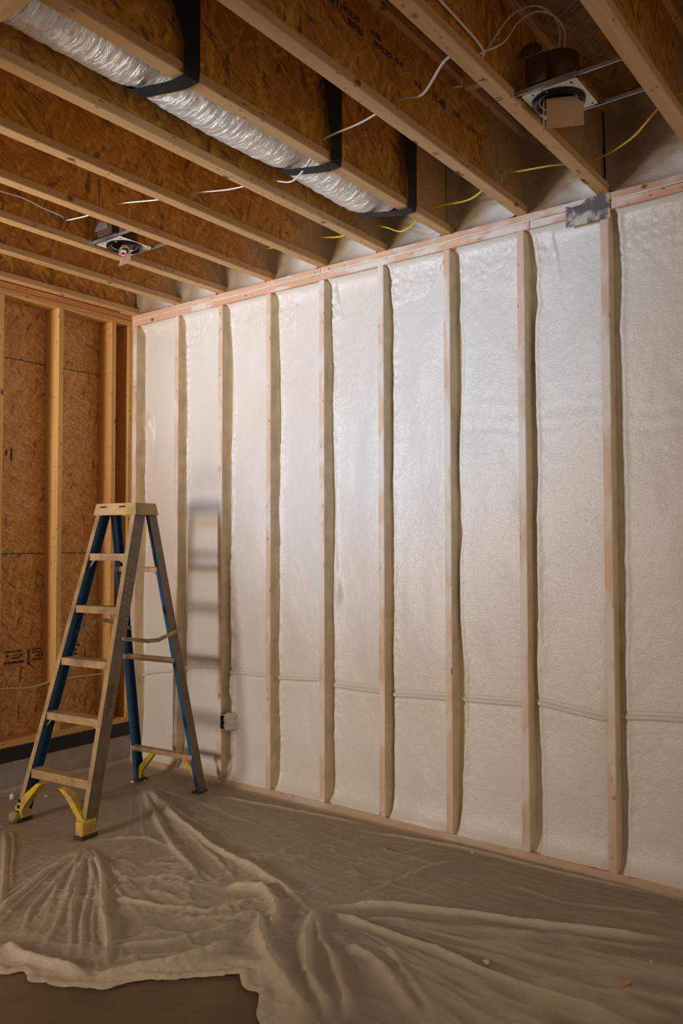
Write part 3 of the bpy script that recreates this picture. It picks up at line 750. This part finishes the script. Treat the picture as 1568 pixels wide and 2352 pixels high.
card('label_print', [L2w(*p) for p in ((-.012, -.046, .0265), (-.002, -.040, .0245), (.008, -.044, .0255), (.011, -.056, .0295), (-.002, -.058, .0305), (-.010, -.054, .030))], MAT['red'])
card('label_print', [L2w(*p) for p in ((-.009, -.018, .0125), (.004, -.014, .0105), (.014, -.022, .0135), (.006, -.027, .0165), (-.007, -.025, .0165))], MAT['navy'])
link('supply_wire', tube_me('supply_wire', [(.16, -.05, .02), (.20, -.08, .05), (.25, -.09, .07), (.30, -.09, .06)], .004), e2, MAT['galv'])

# ------------------------------------------------------------------ step ladder
LO = (.7021, -.5967); LY = .1111
lad = empty('step_ladder', (LO[0], LO[1], FL), LY); thing(lad, 'blue fibreglass step ladder dusted with foam, standing open on plastic sheeting', 'ladder')
# the two pairs of rails lean together under the cap
WF, WR, WT, YF, YR, YFT, YRT, ZB = .2645, .2640, .1531, -.5395, .4048, -.0852, .0852, 1.640
def fx(z, w0=WF): return w0+(WT-w0)*z/ZB
def fy(z): return YF+(YFT-YF)*z/ZB
def ry(z): return YR+(YRT-YR)*z/ZB
def rail(name, s, front, z0, z1):
    D = .080 if front else .062; fw = .031 if front else .026; th = .004
    sec = [(0, 0), (0, D), (-fw, D), (-fw, D-th), (-th, D-th), (-th, th), (-fw, th), (-fw, 0)]
    bm = bmesh.new(); L = []
    for z in (z0, z1):
        ox = s*(fx(z) if front else fx(z, WR)); oy = fy(z) if front else ry(z)-D
        L.append([bm.verts.new((ox+s*p[0], oy+p[1], z)) for p in sec])
    # 0 web outer, 1 back flange, ... 6 front lip edge, 7 front flange
    mi = {0: 0, 7: 2 if front else 1, 1: 1}
    for i in range(8):
        f = bm.faces.new((L[0][i], L[0][(i+1) % 8], L[1][(i+1) % 8], L[1][i])); f.material_index = mi.get(i, 1)
    bm.faces.new(L[0][::-1]); bm.faces.new(L[1])
    return link(name, to_me(bm, name), lad, [MAT['rail_dust'], MAT['rail_blue'], MAT['rail_tan']])
for s in (-1, 1):
    r_ = rail('front_rail', s, True, .03, ZB+.03); q_ = rail('rear_rail', s, False, .012, ZB+.02)
# steps
for z in (.272, .563, .849, 1.132, 1.421):
    x = fx(z)-.006; y = fy(z)+.003; D = .074; lip = .040 if z > .3 else .046
    bm = bmesh.new()
    bm_box(bm, -x, x, y, y+D, z-.003, z)
    bm_box(bm, -x+.022, x-.022, y-.001, y+.002, z-lip, z+.0002); bm_box(bm, -x, x, y+D-.003, y+D, z-lip*.8, z)
    st = link('step', to_me(bm, 'step', False, .0008), lad, MAT['alu'])
    if z > .3:
        for s in (-1, 1):
            xb = fx(z-.075)-.008
            if s > 0 or z in (.849, 1.132): pass
            else: tube('step_brace', [(s*(x-.062), y+.012, z-lip*.5), (s*xb, y+.012, z-.098)], .008, MAT['alu_bright'], lad, smooth_n=0, flat=.4)
            if s > 0 and z in (.563, 1.421): prism('step_gusset', [(s*(x-.026), z-lip), (s*(x-.070), z-lip), (s*(x-.045), z-lip-.012), (s*(xb-.020), z-lip-.052)], 1, y+.004, y+.007, lad, MAT['alu'])
# top cap
bm = bmesh.new()
def ring(x0, x1, y0, y1, z): return [bm.verts.new(p) for p in ((x0, y0, z), (x1, y0, z), (x1, y1, z), (x0, y1, z))]
a = ring(-.168, .168, -.094, .088, 1.638); b = ring(-.156, .156, -.084, .078, 1.706); c = ring(-.150, .150, -.078, .072, 1.706); d = ring(-.148, .148, -.076, .070, 1.700); e_ = ring(-.162, .162, -.088, .082, 1.638)
for p, q in ((a, b), (b, c), (c, d)):
    for i in range(4): bm.faces.new((p[i], p[(i+1) % 4], q[(i+1) % 4], q[i]))
bm.faces.new(d)
for i in range(4): bm.faces.new((e_[i], e_[(i+1) % 4], a[(i+1) % 4], a[i]))
f2 = ring(-.150, .150, -.078, .072, 1.696)
for i in range(4): bm.faces.new((f2[i], f2[(i+1) % 4], e_[(i+1) % 4], e_[i]))
bm.faces.new(f2[::-1])
cap = link('top_cap', to_me(bm, 'top_cap', False, .002), lad, MAT['cap_tan'])
for x in (-.088, .062): prism('tool_slot', [(x-.026, 1.681), (x+.020, 1.682), (x+.020, 1.690), (x-.026, 1.689)], 1, -.0925, -.0860, cap, MAT['black'])
bm = bmesh.new(); n = 40
ro = [bm.verts.new((-.04+.075*math.cos(2*math.pi*i/n), -.0895-.0030*0, 1.664+.012*math.sin(2*math.pi*i/n))) for i in range(n)]
ri = [bm.verts.new((-.04+.072*math.cos(2*math.pi*i/n), -.0895, 1.664+.0100*math.sin(2*math.pi*i/n))) for i in range(n)]
for v in ro+ri: v.co.y = -.0938+(v.co.z-1.638)*.147
for i in range(n): bm.faces.new((ro[i], ro[(i+1) % n], ri[(i+1) % n], ri[i]))
link('oval_emblem', to_me(bm, 'oval_emblem'), cap, MAT['alu_bright'])
MAT['yellow_paint'] = plain('yellow_paint', (.55, .38, .02), .6, 0, .2, 60, .2)
bm = bmesh.new(); rnd = random.Random(3)
for i in range(46):
    x = .095+rnd.gauss(0, .035); z = 1.642+rnd.random()*.060; w_ = .002+.007*rnd.random(); h_ = .001+.004*rnd.random()
    x = min(.150, x); y0 = -.0946+(z-1.638)*.147
    vs = [bm.verts.new((x+w_*math.cos(t)*(.7+.5*rnd.random()), y0+(h_*math.sin(t))*.147, z+h_*math.sin(t)*(.7+.5*rnd.random()))) for t in [2*math.pi*k/7 for k in range(7)]]
    bm.faces.new(vs)
link('yellow_paint_spots', to_me(bm, 'yellow_paint_spots'), cap, MAT['yellow_paint'])['kind'] = 'stuff'
# spreaders
for s, P in ((1, [(-.222, .966), (-.030, .934), (.052, .932), (.225, .976)]), (-1, [(-.190, .975), (-.049, 1.031), (.024, 1.027), (.215, .965)])):
    x = s*(.198+(.010 if s > 0 else -.018))
    for (ya, za), (yb, zb) in zip(P[:-1], P[1:]):
        L = math.dist((ya, za), (yb, zb)); ux, uz = (yb-ya)/L, (zb-za)/L; nx, nz = -uz*.011, ux*.011
        prism('spreader_bar', [(ya-nx-ux*.006, za-nz-uz*.006), (yb-nx+ux*.006, zb-nz+uz*.006), (yb+nx+ux*.006, zb+nz+uz*.006), (ya+nx-ux*.006, za+nz-uz*.006)], 0, x-.003, x+.003, lad, MAT['alu'])
    for (y, z) in P:
        bm = bmesh.new(); bmesh.ops.create_cone(bm, cap_ends=True, segments=10, radius1=.005, radius2=.005, depth=.014, matrix=Matrix.Translation((x, y, z)) @ Matrix.Rotation(math.pi/2, 4, 'Y'))
        link('rivet', to_me(bm, 'rivet'), lad, MAT['alu_bright'])
# rear cross bars
for z in (1.342, .812, .236):
    x = fx(z, WR)-.005; y = ry(z)-.064
    bm = bmesh.new(); bm_box(bm, -x, x, y, y+.004, z-.030, z); bm_box(bm, -x, x, y, y+.032, z-.003, z); bm_box(bm, -x, x, y+.029, y+.032, z-.022, z-.003)
    link('rear_bar', to_me(bm, 'rear_bar', False, .0008), lad, MAT['alu'])
for s in (-1, 1):
    tube('step_brace', [(s*.115, ry(1.3)-.050, 1.325), (s*.168, ry(1.27)-.046, 1.262)], .006, MAT['alu_bright'], lad, smooth_n=0, flat=.5)
# braces, shoes and rubber feet
for s in (-1, 1):
    P = [(s*.270, .030), (s*.205, .030), (s*.212, .075), (s*.165, .128), (s*.085, .214), (s*.060, .226), (s*.100, .228), (s*.180, .166), (s*.236, .112), (s*.262, .085)]
    if s > 0: P = [(s*.268, .030), (s*.222, .030), (s*.206, .110), (s*.120, .200), (s*.065, .228), (s*.105, .228), (s*.165, .196), (s*.225, .130), (s*.262, .090)]
    bm = bmesh.new()
    br = prism('foot_brace', P, 1, YF+.012, YF+.060, lad, MAT['yellow'], .003)
    zz = .012
    x0, x1 = sorted((s*(fx(0)+.006), s*(fx(0)-.045)))
    sh = box('shoe', (x0, x1, YF-.006, YF+.088, .022, .092 if s > 0 else .060), lad, MAT['yellow'], .004)
    box('rubber_foot', (x0-.006, x1+.006, YF-.016, YF+.094, .001, .026), lad, MAT['rubber'], .006)
    if s < 0:
        bm = bmesh.new()
        for x, z in ((-.226, .120), (-.232, .088), (-.238, .056)):
            bm_box(bm, x-.011, x+.009, YF+.008, YF+.0125, z-.010, z+.009)
        link('brace_holes', to_me(bm, 'brace_holes', False, .0015), lad, MAT['black'])
        bm = bmesh.new(); bmesh.ops.create_icosphere(bm, subdivisions=3, radius=.026)
        for v in bm.verts:
            v.co *= 1+.25*math.sin(v.co.x*230+1)*math.sin(v.co.y*190)*math.sin(v.co.z*210+2); v.co.z *= 1.15
        link('foam_lump', to_me(bm, 'foam_lump', True), lad, MAT['rail_tan'], (-.240, YF-.012, .040))
    # rear
    P = [(s*.118, .212), (s*.085, .212), (s*.210, .075), (s*.226, .018), (s*.252, .018), (s*.250, .085)]
    prism('rear_brace', P, 1, YR-.052, YR-.026, lad, MAT['yellow'], .002)
    x0, x1 = sorted((s*(fx(0, WR)+.006), s*(fx(0, WR)-.050)))
    box('rear_foot', (x0, x1, YR-.078, YR+.008, .001, .016), lad, MAT['rubber'], .004)
# rivets on the front flanges
for s, z in ((1, .095), (1, .530), (-1, .256), (-1, .516), (1, .240)):
    bm = bmesh.new(); bmesh.ops.create_uvsphere(bm, u_segments=8, v_segments=6, radius=.0055)
    link('rivet', to_me(bm, 'rivet', True), lad, MAT['alu_bright'], (s*(fx(z)-.014), fy(z)-.001, z))
# embossed lozenge with the maker's word on the outer face of the right front rail
tz = math.atan2(YFT-YF, ZB); tx = math.atan2(WT-WF, ZB)
Xr = Vector((math.sin(tx), math.sin(tz), math.cos(tz))).normalized(); Zr = Vector((1, 0, 0)); Yr = Zr.cross(Xr).normalized(); Zr = Xr.cross(Yr)
def on_rail(zc, dy): return Vector((fx(zc)+.0006, fy(zc)+.040+dy, zc))
MAT['emblem'] = plain('worn_emblem_yellow', (.25, .17, .075), .6, 0, 0, 60, .2)
MAT['emblem_dark'] = plain('worn_emblem_letters', (.085, .055, .03), .6)
def rail_obj(o, zc, dy=0, lift=.0):
    m = Matrix((Xr, Yr, Zr)).transposed().to_4x4(); m.translation = on_rail(zc, dy)+Zr*lift; o.matrix_local = m; return o
z0 = .655
n = 32; out = [(.118*math.copysign(abs(math.cos(2*math.pi*i/n))**1.15, math.cos(2*math.pi*i/n)), .0165*math.copysign(abs(math.sin(2*math.pi*i/n))**.9, math.sin(2*math.pi*i/n))) for i in range(n)]
bm = bmesh.new(); bm.faces.new([bm.verts.new((x, y, .0006)) for x, y in out]); em = link('rail_emblem', to_me(bm, 'rail_emblem'), lad, MAT['emblem']); rail_obj(em, z0)
t = lettering('emblem_lettering', 'WERNER', .028, MAT['emblem_dark'], lad, (0, 0, 0), (0, 0, 0), 1.0, .0004); me = t.data
xs = [v.co.x for v in me.vertices]; ys = [v.co.y for v in me.vertices]; k_ = .185/(max(xs)-min(xs))
for v in me.vertices: v.co.x = (v.co.x-(min(xs)+max(xs))/2)*k_; v.co.y = (v.co.y-(min(ys)+max(ys))/2)*1.0
rail_obj(t, z0, 0, .0012)
bm = bmesh.new()
for i in range(17):
    for c_ in (-.014, .014):
        zc = 1.02+i*.034+(.017 if c_ > 0 else 0); p = on_rail(zc, c_)
        bmesh.ops.create_cone(bm, cap_ends=True, segments=8, radius1=.0065, radius2=.005, depth=.001, matrix=Matrix.Translation(p) @ Matrix.Rotation(math.pi/2, 4, 'Y'))
link('embossed_dots', to_me(bm, 'embossed_dots'), lad, MAT['rail_tan'])['kind'] = 'stuff'

# ------------------------------------------------------------------ plastic sheeting over the slab
RIDGES = [
  ([(0.54, -0.331), (1.09, -0.596), (1.55, -0.775), (1.894, -0.857), (2.179, -0.94), (2.39, -1.018), (2.483, -1.036)],0.028,0.034),
  ([(2.451, -0.997), (2.613, -0.995), (2.81, -1.015), (2.994, -1.008), (3.188, -1.044), (3.433, -1.062), (3.638, -1.042), (3.79, -1.022)],0.026,0.030),
  ([(0.543, -0.34), (1.074, -0.696), (1.491, -0.926), (1.722, -1.018), (1.926, -1.13)],0.018,0.022),
  ([(0.551, -0.333), (1.326, -0.714), (1.761, -0.892), (2.026, -1.026)],0.016,0.018),
  ([(2.434, -0.975), (2.666, -0.8), (2.961, -0.685), (3.302, -0.557), (3.686, -0.397)],0.030,0.026),
  ([(2.522, -1.016), (2.735, -0.903), (3.048, -0.779), (3.332, -0.63), (3.705, -0.472)],0.018,0.012),
  ([(2.441, -1.004), (2.503, -1.123), (2.599, -1.265), (2.721, -1.403), (2.857, -1.503), (2.977, -1.599)],0.032,0.045),
  ([(2.47, -1.055), (2.621, -1.208), (2.747, -1.292), (2.882, -1.419), (3.019, -1.567)],0.022,0.030),
  ([(1.987, -1.112), (2.082, -1.052), (2.158, -1.026), (2.288, -1.094), (2.377, -1.172), (2.444, -1.299)],0.030,0.042),
  ([(2.294, -1.178), (2.419, -1.318), (2.549, -1.421), (2.701, -1.506), (2.847, -1.589), (2.96, -1.662)],0.035,0.050),
  ([(2.389, -1.404), (2.435, -1.348), (2.595, -1.443), (2.733, -1.532), (2.87, -1.616)],0.050,0.030),
  ([(1.705, -1.919), (1.856, -1.925), (1.976, -1.899), (2.057, -1.885), (2.148, -1.871)],0.030,0.035),
  ([(2.16, -1.879), (2.232, -1.764), (2.325, -1.61), (2.366, -1.481), (2.395, -1.399)],0.045,0.035),
  ([(1.132, -1.161), (1.223, -1.424), (1.394, -1.717), (1.56, -1.923)],0.022,0.022),
  ([(1.141, -1.168), (1.285, -1.377), (1.509, -1.681), (1.728, -1.881)],0.016,0.017),
  ([(1.149, -1.169), (1.38, -1.397), (1.58, -1.577), (1.788, -1.794), (1.907, -1.906)],0.014,0.015),
  ([(1.153, -1.167), (1.392, -1.388), (1.664, -1.614), (2.032, -1.868)],0.014,0.015),
  ([(1.171, -1.167), (1.555, -1.437), (1.765, -1.633), (2.062, -1.845)],0.015,0.018),
  ([(1.182, -1.159), (1.515, -1.354), (1.804, -1.557), (2.018, -1.704), (2.165, -1.804)],0.016,0.030),
  ([(1.178, -1.148), (1.575, -1.422), (1.859, -1.653), (2.111, -1.827)],0.012,0.012),
  ([(1.099, -1.04), (1.249, -0.904), (1.466, -0.91), (1.648, -0.977)],0.016,0.012),
  ([(1.53, -1.314), (1.748, -1.144), (1.88, -1.137), (2.082, -1.052)],0.014,0.012),
  ([(1.681, -1.439), (1.931, -1.373), (2.115, -1.284), (2.17, -1.143), (2.166, -1.021)],0.018,0.020),
  ([(2.062, -1.419), (2.208, -1.281), (2.311, -1.166)],0.020,0.016),
  ([(2.037, -1.697), (2.178, -1.521), (2.245, -1.363), (2.319, -1.225)],0.018,0.018),
  ([(2.116, -1.767), (2.178, -1.663), (2.286, -1.534)],0.014,0.012),
  ([(1.627, -1.089), (1.738, -1.006), (1.954, -1.081)],0.014,0.012),
  ([(0.597, -1.262), (1.085, -1.558), (1.479, -1.801)],0.018,0.020),
  ([(0.6, -1.22), (0.926, -1.42), (1.279, -1.645)],0.012,0.012),
  ([(2.477, -0.871), (2.533, -0.6), (2.56, -0.355), (2.644, -0.182)],0.016,0.012),
  ([(2.264, -0.31), (2.457, -0.303), (2.608, -0.32)],0.012,0.008),
  ([(2.931, -0.317), (3.213, -0.337), (3.629, -0.182)],0.014,0.008),
  ([(2.275, -0.57), (2.452, -0.097)],0.012,0.006),
  ([(2.056, -0.166), (2.557, -0.068), (3.107, -0.073), (3.644, -0.033)],0.018,0.014),
  ([(1.047, -0.197), (1.473, -0.144), (1.867, -0.101), (2.065, -0.062)],0.018,0.012),
  ([(2.816, -1.082), (3.096, -1.291), (3.242, -1.399)],0.024,0.022),
  ([(2.691, -1.155), (2.842, -1.201), (2.999, -1.298), (3.189, -1.439)],0.030,0.030),
  ([(2.903, -1.155), (3.048, -1.157), (3.222, -1.228)],0.015,0.008),
  ([(3.086, -1.163), (3.333, -1.011), (3.557, -0.808)],0.020,0.006),
]
EDGE= [(1.797, -2.086), (1.882, -2.04), (1.959, -1.989), (2.027, -2.007), (2.161, -1.939), (2.255, -1.888), (2.315, -1.775), (2.438, -1.673), (2.532, -1.56), (2.592, -1.591), (2.701, -1.623), (2.781, -1.719), (2.996, -1.931)]
EDGE = [(p.x+.008*math.sin(i*.42)+.003*math.sin(i*.93), p.y+.008*math.cos(i*.51)) for i, p in enumerate(catmull([(x, y, 0) for x, y in [(1.2, -2.5)]+EDGE+[(3.3, -2.3), (3.7, -3.5)]], 9))]
BARE = EDGE+[(3.9, -4.0), (-1, -4.0), (-1, -2.5)]
_old = 0 and [(3.3, -2.3), (3.6, -3.6), (-1, -3.6), (-1, -2.9)]
gx = np.concatenate([np.arange(.006, .9, .014), np.arange(.9, 4.0, .0075), np.arange(4.0, 5.2, .02)]); gy = np.concatenate([np.arange(-3.4, -2.62, .02), np.arange(-2.62, -.12, .0075), np.arange(-.12, -.0055, .006)])
X, Y = np.meshgrid(gx, gy)
def inside(px, py, poly):
    r = np.zeros(px.shape, bool); n = len(poly)
    for i in range(n):
        x1, y1 = poly[i]; x2, y2 = poly[(i+1) % n]
        c_ = ((y1 > py) != (y2 > py)) & (px < (x2-x1)*(py-y1)/(y2-y1+1e-12)+x1); r ^= c_
    return r
XW = X+.03*(fbm(X*4, Y*4, 3, 71)-.5); YW = Y+.03*(fbm(X*4+9, Y*4, 3, 72)-.5)
# pull the vertices next to the hem onto the hem itself so that it is cut clean
best = np.full(X.shape, 9.0); nx_ = X.copy(); ny_ = Y.copy()
for i in range(len(EDGE)-1):
    ax_, ay_ = EDGE[i]; bx_, by_ = EDGE[i+1]; dx_, dy_ = bx_-ax_, by_-ay_; t_ = np.clip(((X-ax_)*dx_+(Y-ay_)*dy_)/(dx_*dx_+dy_*dy_+1e-12), 0, 1)
    qx = ax_+t_*dx_; qy = ay_+t_*dy_; dd = np.hypot(X-qx, Y-qy); m_ = dd < best; best = np.where(m_, dd, best); nx_ = np.where(m_, qx, nx_); ny_ = np.where(m_, qy, ny_)
insc = inside((X[:-1, :-1]+X[1:, 1:])/2, (Y[:-1, :-1]+Y[1:, 1:])/2, BARE)
snap = best < .0054; X = np.where(snap, nx_, X); Y = np.where(snap, ny_, Y)
H = np.zeros(X.shape); LAY = np.zeros(X.shape)
for pts, w_, h_ in RIDGES:
    d, fr = polydist(XW, YW, pts); tp_ = np.clip(fr/.12, .25, 1)*np.clip((1-fr)/.15, .1, 1)
    wv = w_*(.75+.5*vnoise(fr*9, fr*0, int(h_*9999))); wv = wv*.62; h_ = h_*.72; p = np.exp(-(d/wv)**2)
    # a sharper crest with a soft skirt
    H = np.maximum(H, h_*tp_*(.65*p+.35*np.exp(-d/(wv*.55))))+h_*.22*tp_*np.exp(-(d/(wv*2.6))**2)*(.5+fbm(X*9, Y*9, 2, 5))
    LAY = np.maximum(LAY, np.exp(-(d/(wv*1.5))**2)*tp_*min(1, h_/.018))
# crumpled creases
cr = 1-np.abs(fbm(X*5, Y*5, 4, 31)-.5)*4; cr2 = 1-np.abs(fbm(X*12+.6*Y, Y*9, 3, 33)-.5)*4
near = np.exp(-((X-2.0)**2+(Y+1.25)**2)/.55)
H += (.0012+.0105*near)*np.clip(cr, 0, 1)**5+(.0012+.004*near)*np.clip(cr2, 0, 1)**4+.003*fbm(X*2, Y*2, 3, 9)
LAY = np.maximum(LAY, .8*np.clip(cr, 0, 1)**6*(.08+near)); LAY = np.maximum(LAY, .5*np.clip(cr2, 0, 1)**6*(.05+near))
# fine gathers radiating from the front right foot, the rear left foot and the knot of folds in the middle
for x0, y0, k_, r0, r1, am, dr, hw in ((1.06, -1.13, 26, .06, 1.25, .010, -50, 42), (.45, -.30, 30, .05, 1.3, .006, -22, 22), (2.42, -.98, 16, .25, 1.9, .010, -8, 34)):
    r_ = np.hypot(X-x0, Y-y0); an = np.arctan2(Y-y0, X-x0); g_ = np.clip(1-np.abs(fbm(an*k_/3+40, r_*1.3+x0*7, 3, int(k_))-.5)*7, 0, 1)**1.5
    env = np.clip((r_-r0)/.12, 0, 1)*np.clip((r1-r_)/.5, 0, 1)*np.exp(-((an-math.radians(dr))/math.radians(hw))**4); H += am*g_*env; LAY = np.maximum(LAY, .75*g_*env)
# creases running towards the wall, mostly parallel with it
H += .004*np.clip(1-np.abs(fbm(X*1.1, Y*11, 3, 51)-.5)*6, 0, 1)**2*np.clip((X-1.6)/1, 0, 1)
Z = FL+.0035+H
# hem: rolled, doubled edge
de, fr = polydist(X, Y, EDGE); Z += .012*np.exp(-((de-.018)/.016)**2)*(.4+fbm(X*7, Y*7, 2, 77)); LAY = np.maximum(LAY, np.clip(1.25*np.exp(-(de/.13)**4), 0, 1))
LAY = np.maximum(LAY, .35*near)
# turned up against the bottom plate and the kerb
up = np.clip((Y+.050)/.044, 0, 1); Z = np.maximum(Z*(1-up*.6)+up*.6*FL, FL+.004+up**1.3*(.030+.010*fbm(X*3, Y*0, 3, 44)))
upl = np.clip((.05-X)/.045, 0, 1); Z = np.maximum(Z, FL+.004+upl**1.5*(.018+.02*fbm(Y*5, Y*0, 3, 45)))
cell = ~insc
sm = grid_mesh('plastic_sheet', X-2.0, Y+1.0, Z-FL, cell, {'layers': LAY})
sh = link('plastic_sheet', sm, None, MAT['plastic'], (2.0, -1.0, FL)); thing(sh, 'translucent crumpled plastic sheeting spread over the floor under the ladder', 'plastic sheet')

# ------------------------------------------------------------------ crumbs of foam and scraps lying on the sheet
def crumb(x, y, r, label, mat='crumb', seed=0, flat=.6):
    rr = random.Random(seed); bm = bmesh.new(); bmesh.ops.create_icosphere(bm, subdivisions=2, radius=r)
    a, b, c_ = rr.random()*6, rr.random()*6, rr.random()*6
    for v in bm.verts:
        n_ = v.co.normalized(); v.co *= 1+.35*math.sin(n_.x*4+a)*math.sin(n_.y*5+b)+.15*math.sin(n_.z*9+c_); v.co.z *= flat
    i = np.argmin(np.hypot(X-x, Y-y)); zt = float(Z.reshape(-1)[i])
    o = link('foam_crumb', to_me(bm, 'foam_crumb', True), None, MAT[mat], (x, y, zt+r*flat*.65)); thing(o, label, 'foam crumb'); return o
crumb(3.180, -.981, .014, 'large pale foam crumb alone on the plastic sheet, lower right', seed=1)
crumb(3.643, -.639, .005, 'tiny pale foam crumb near the right edge of the plastic', seed=2)
crumb(2.65, -.09, .006, 'small pale foam crumb in the fold at the base of the foam wall', seed=3)
crumb(.427, -.316, .012, 'pale foam crumb just left of the ladder rear left foot', seed=4)
crumb(.46, -.25, .006, 'tiny foam crumb between the ladder rear feet', seed=9)
crumb(.133, -.944, .014, 'upright pale foam crumb at the foot of the concrete kerb', seed=5, flat=1.3)
crumb(.25, -.80, .010, 'flat pale foam crumb on the plastic near the kerb', seed=6, flat=.4)
crumb(2.31, -.30, .005, 'dark crumb on the plastic sheet below the third stud bay', 'pencil', 7)
crumb(2.335, -.285, .004, 'smaller dark crumb beside the dark crumb on the plastic sheet', 'pencil', 8)
i = np.argmin(np.hypot(X-3.62, Y+.84)); zt = float(Z.reshape(-1)[i])
bm = bmesh.new(); pts = [(-.045, -.006), (.030, -.008), (.050, -.001), (.042, .007), (-.040, .006)]
a = [bm.verts.new((x, y, 0)) for x, y in pts]; b = [bm.verts.new((x*.96, y*.9, .005)) for x, y in pts]
bm.faces.new(a[::-1]); bm.faces.new(b)
for k in range(5): bm.faces.new((a[k], a[(k+1) % 5], b[(k+1) % 5], b[k]))
o = link('wood_splinter', to_me(bm, 'wood_splinter'), None, MAT['joist'], (3.615, -.84, zt+.001), (0, .0, math.radians(75))); thing(o, 'tan wood splinter lying on the plastic at lower right', 'wood scrap')
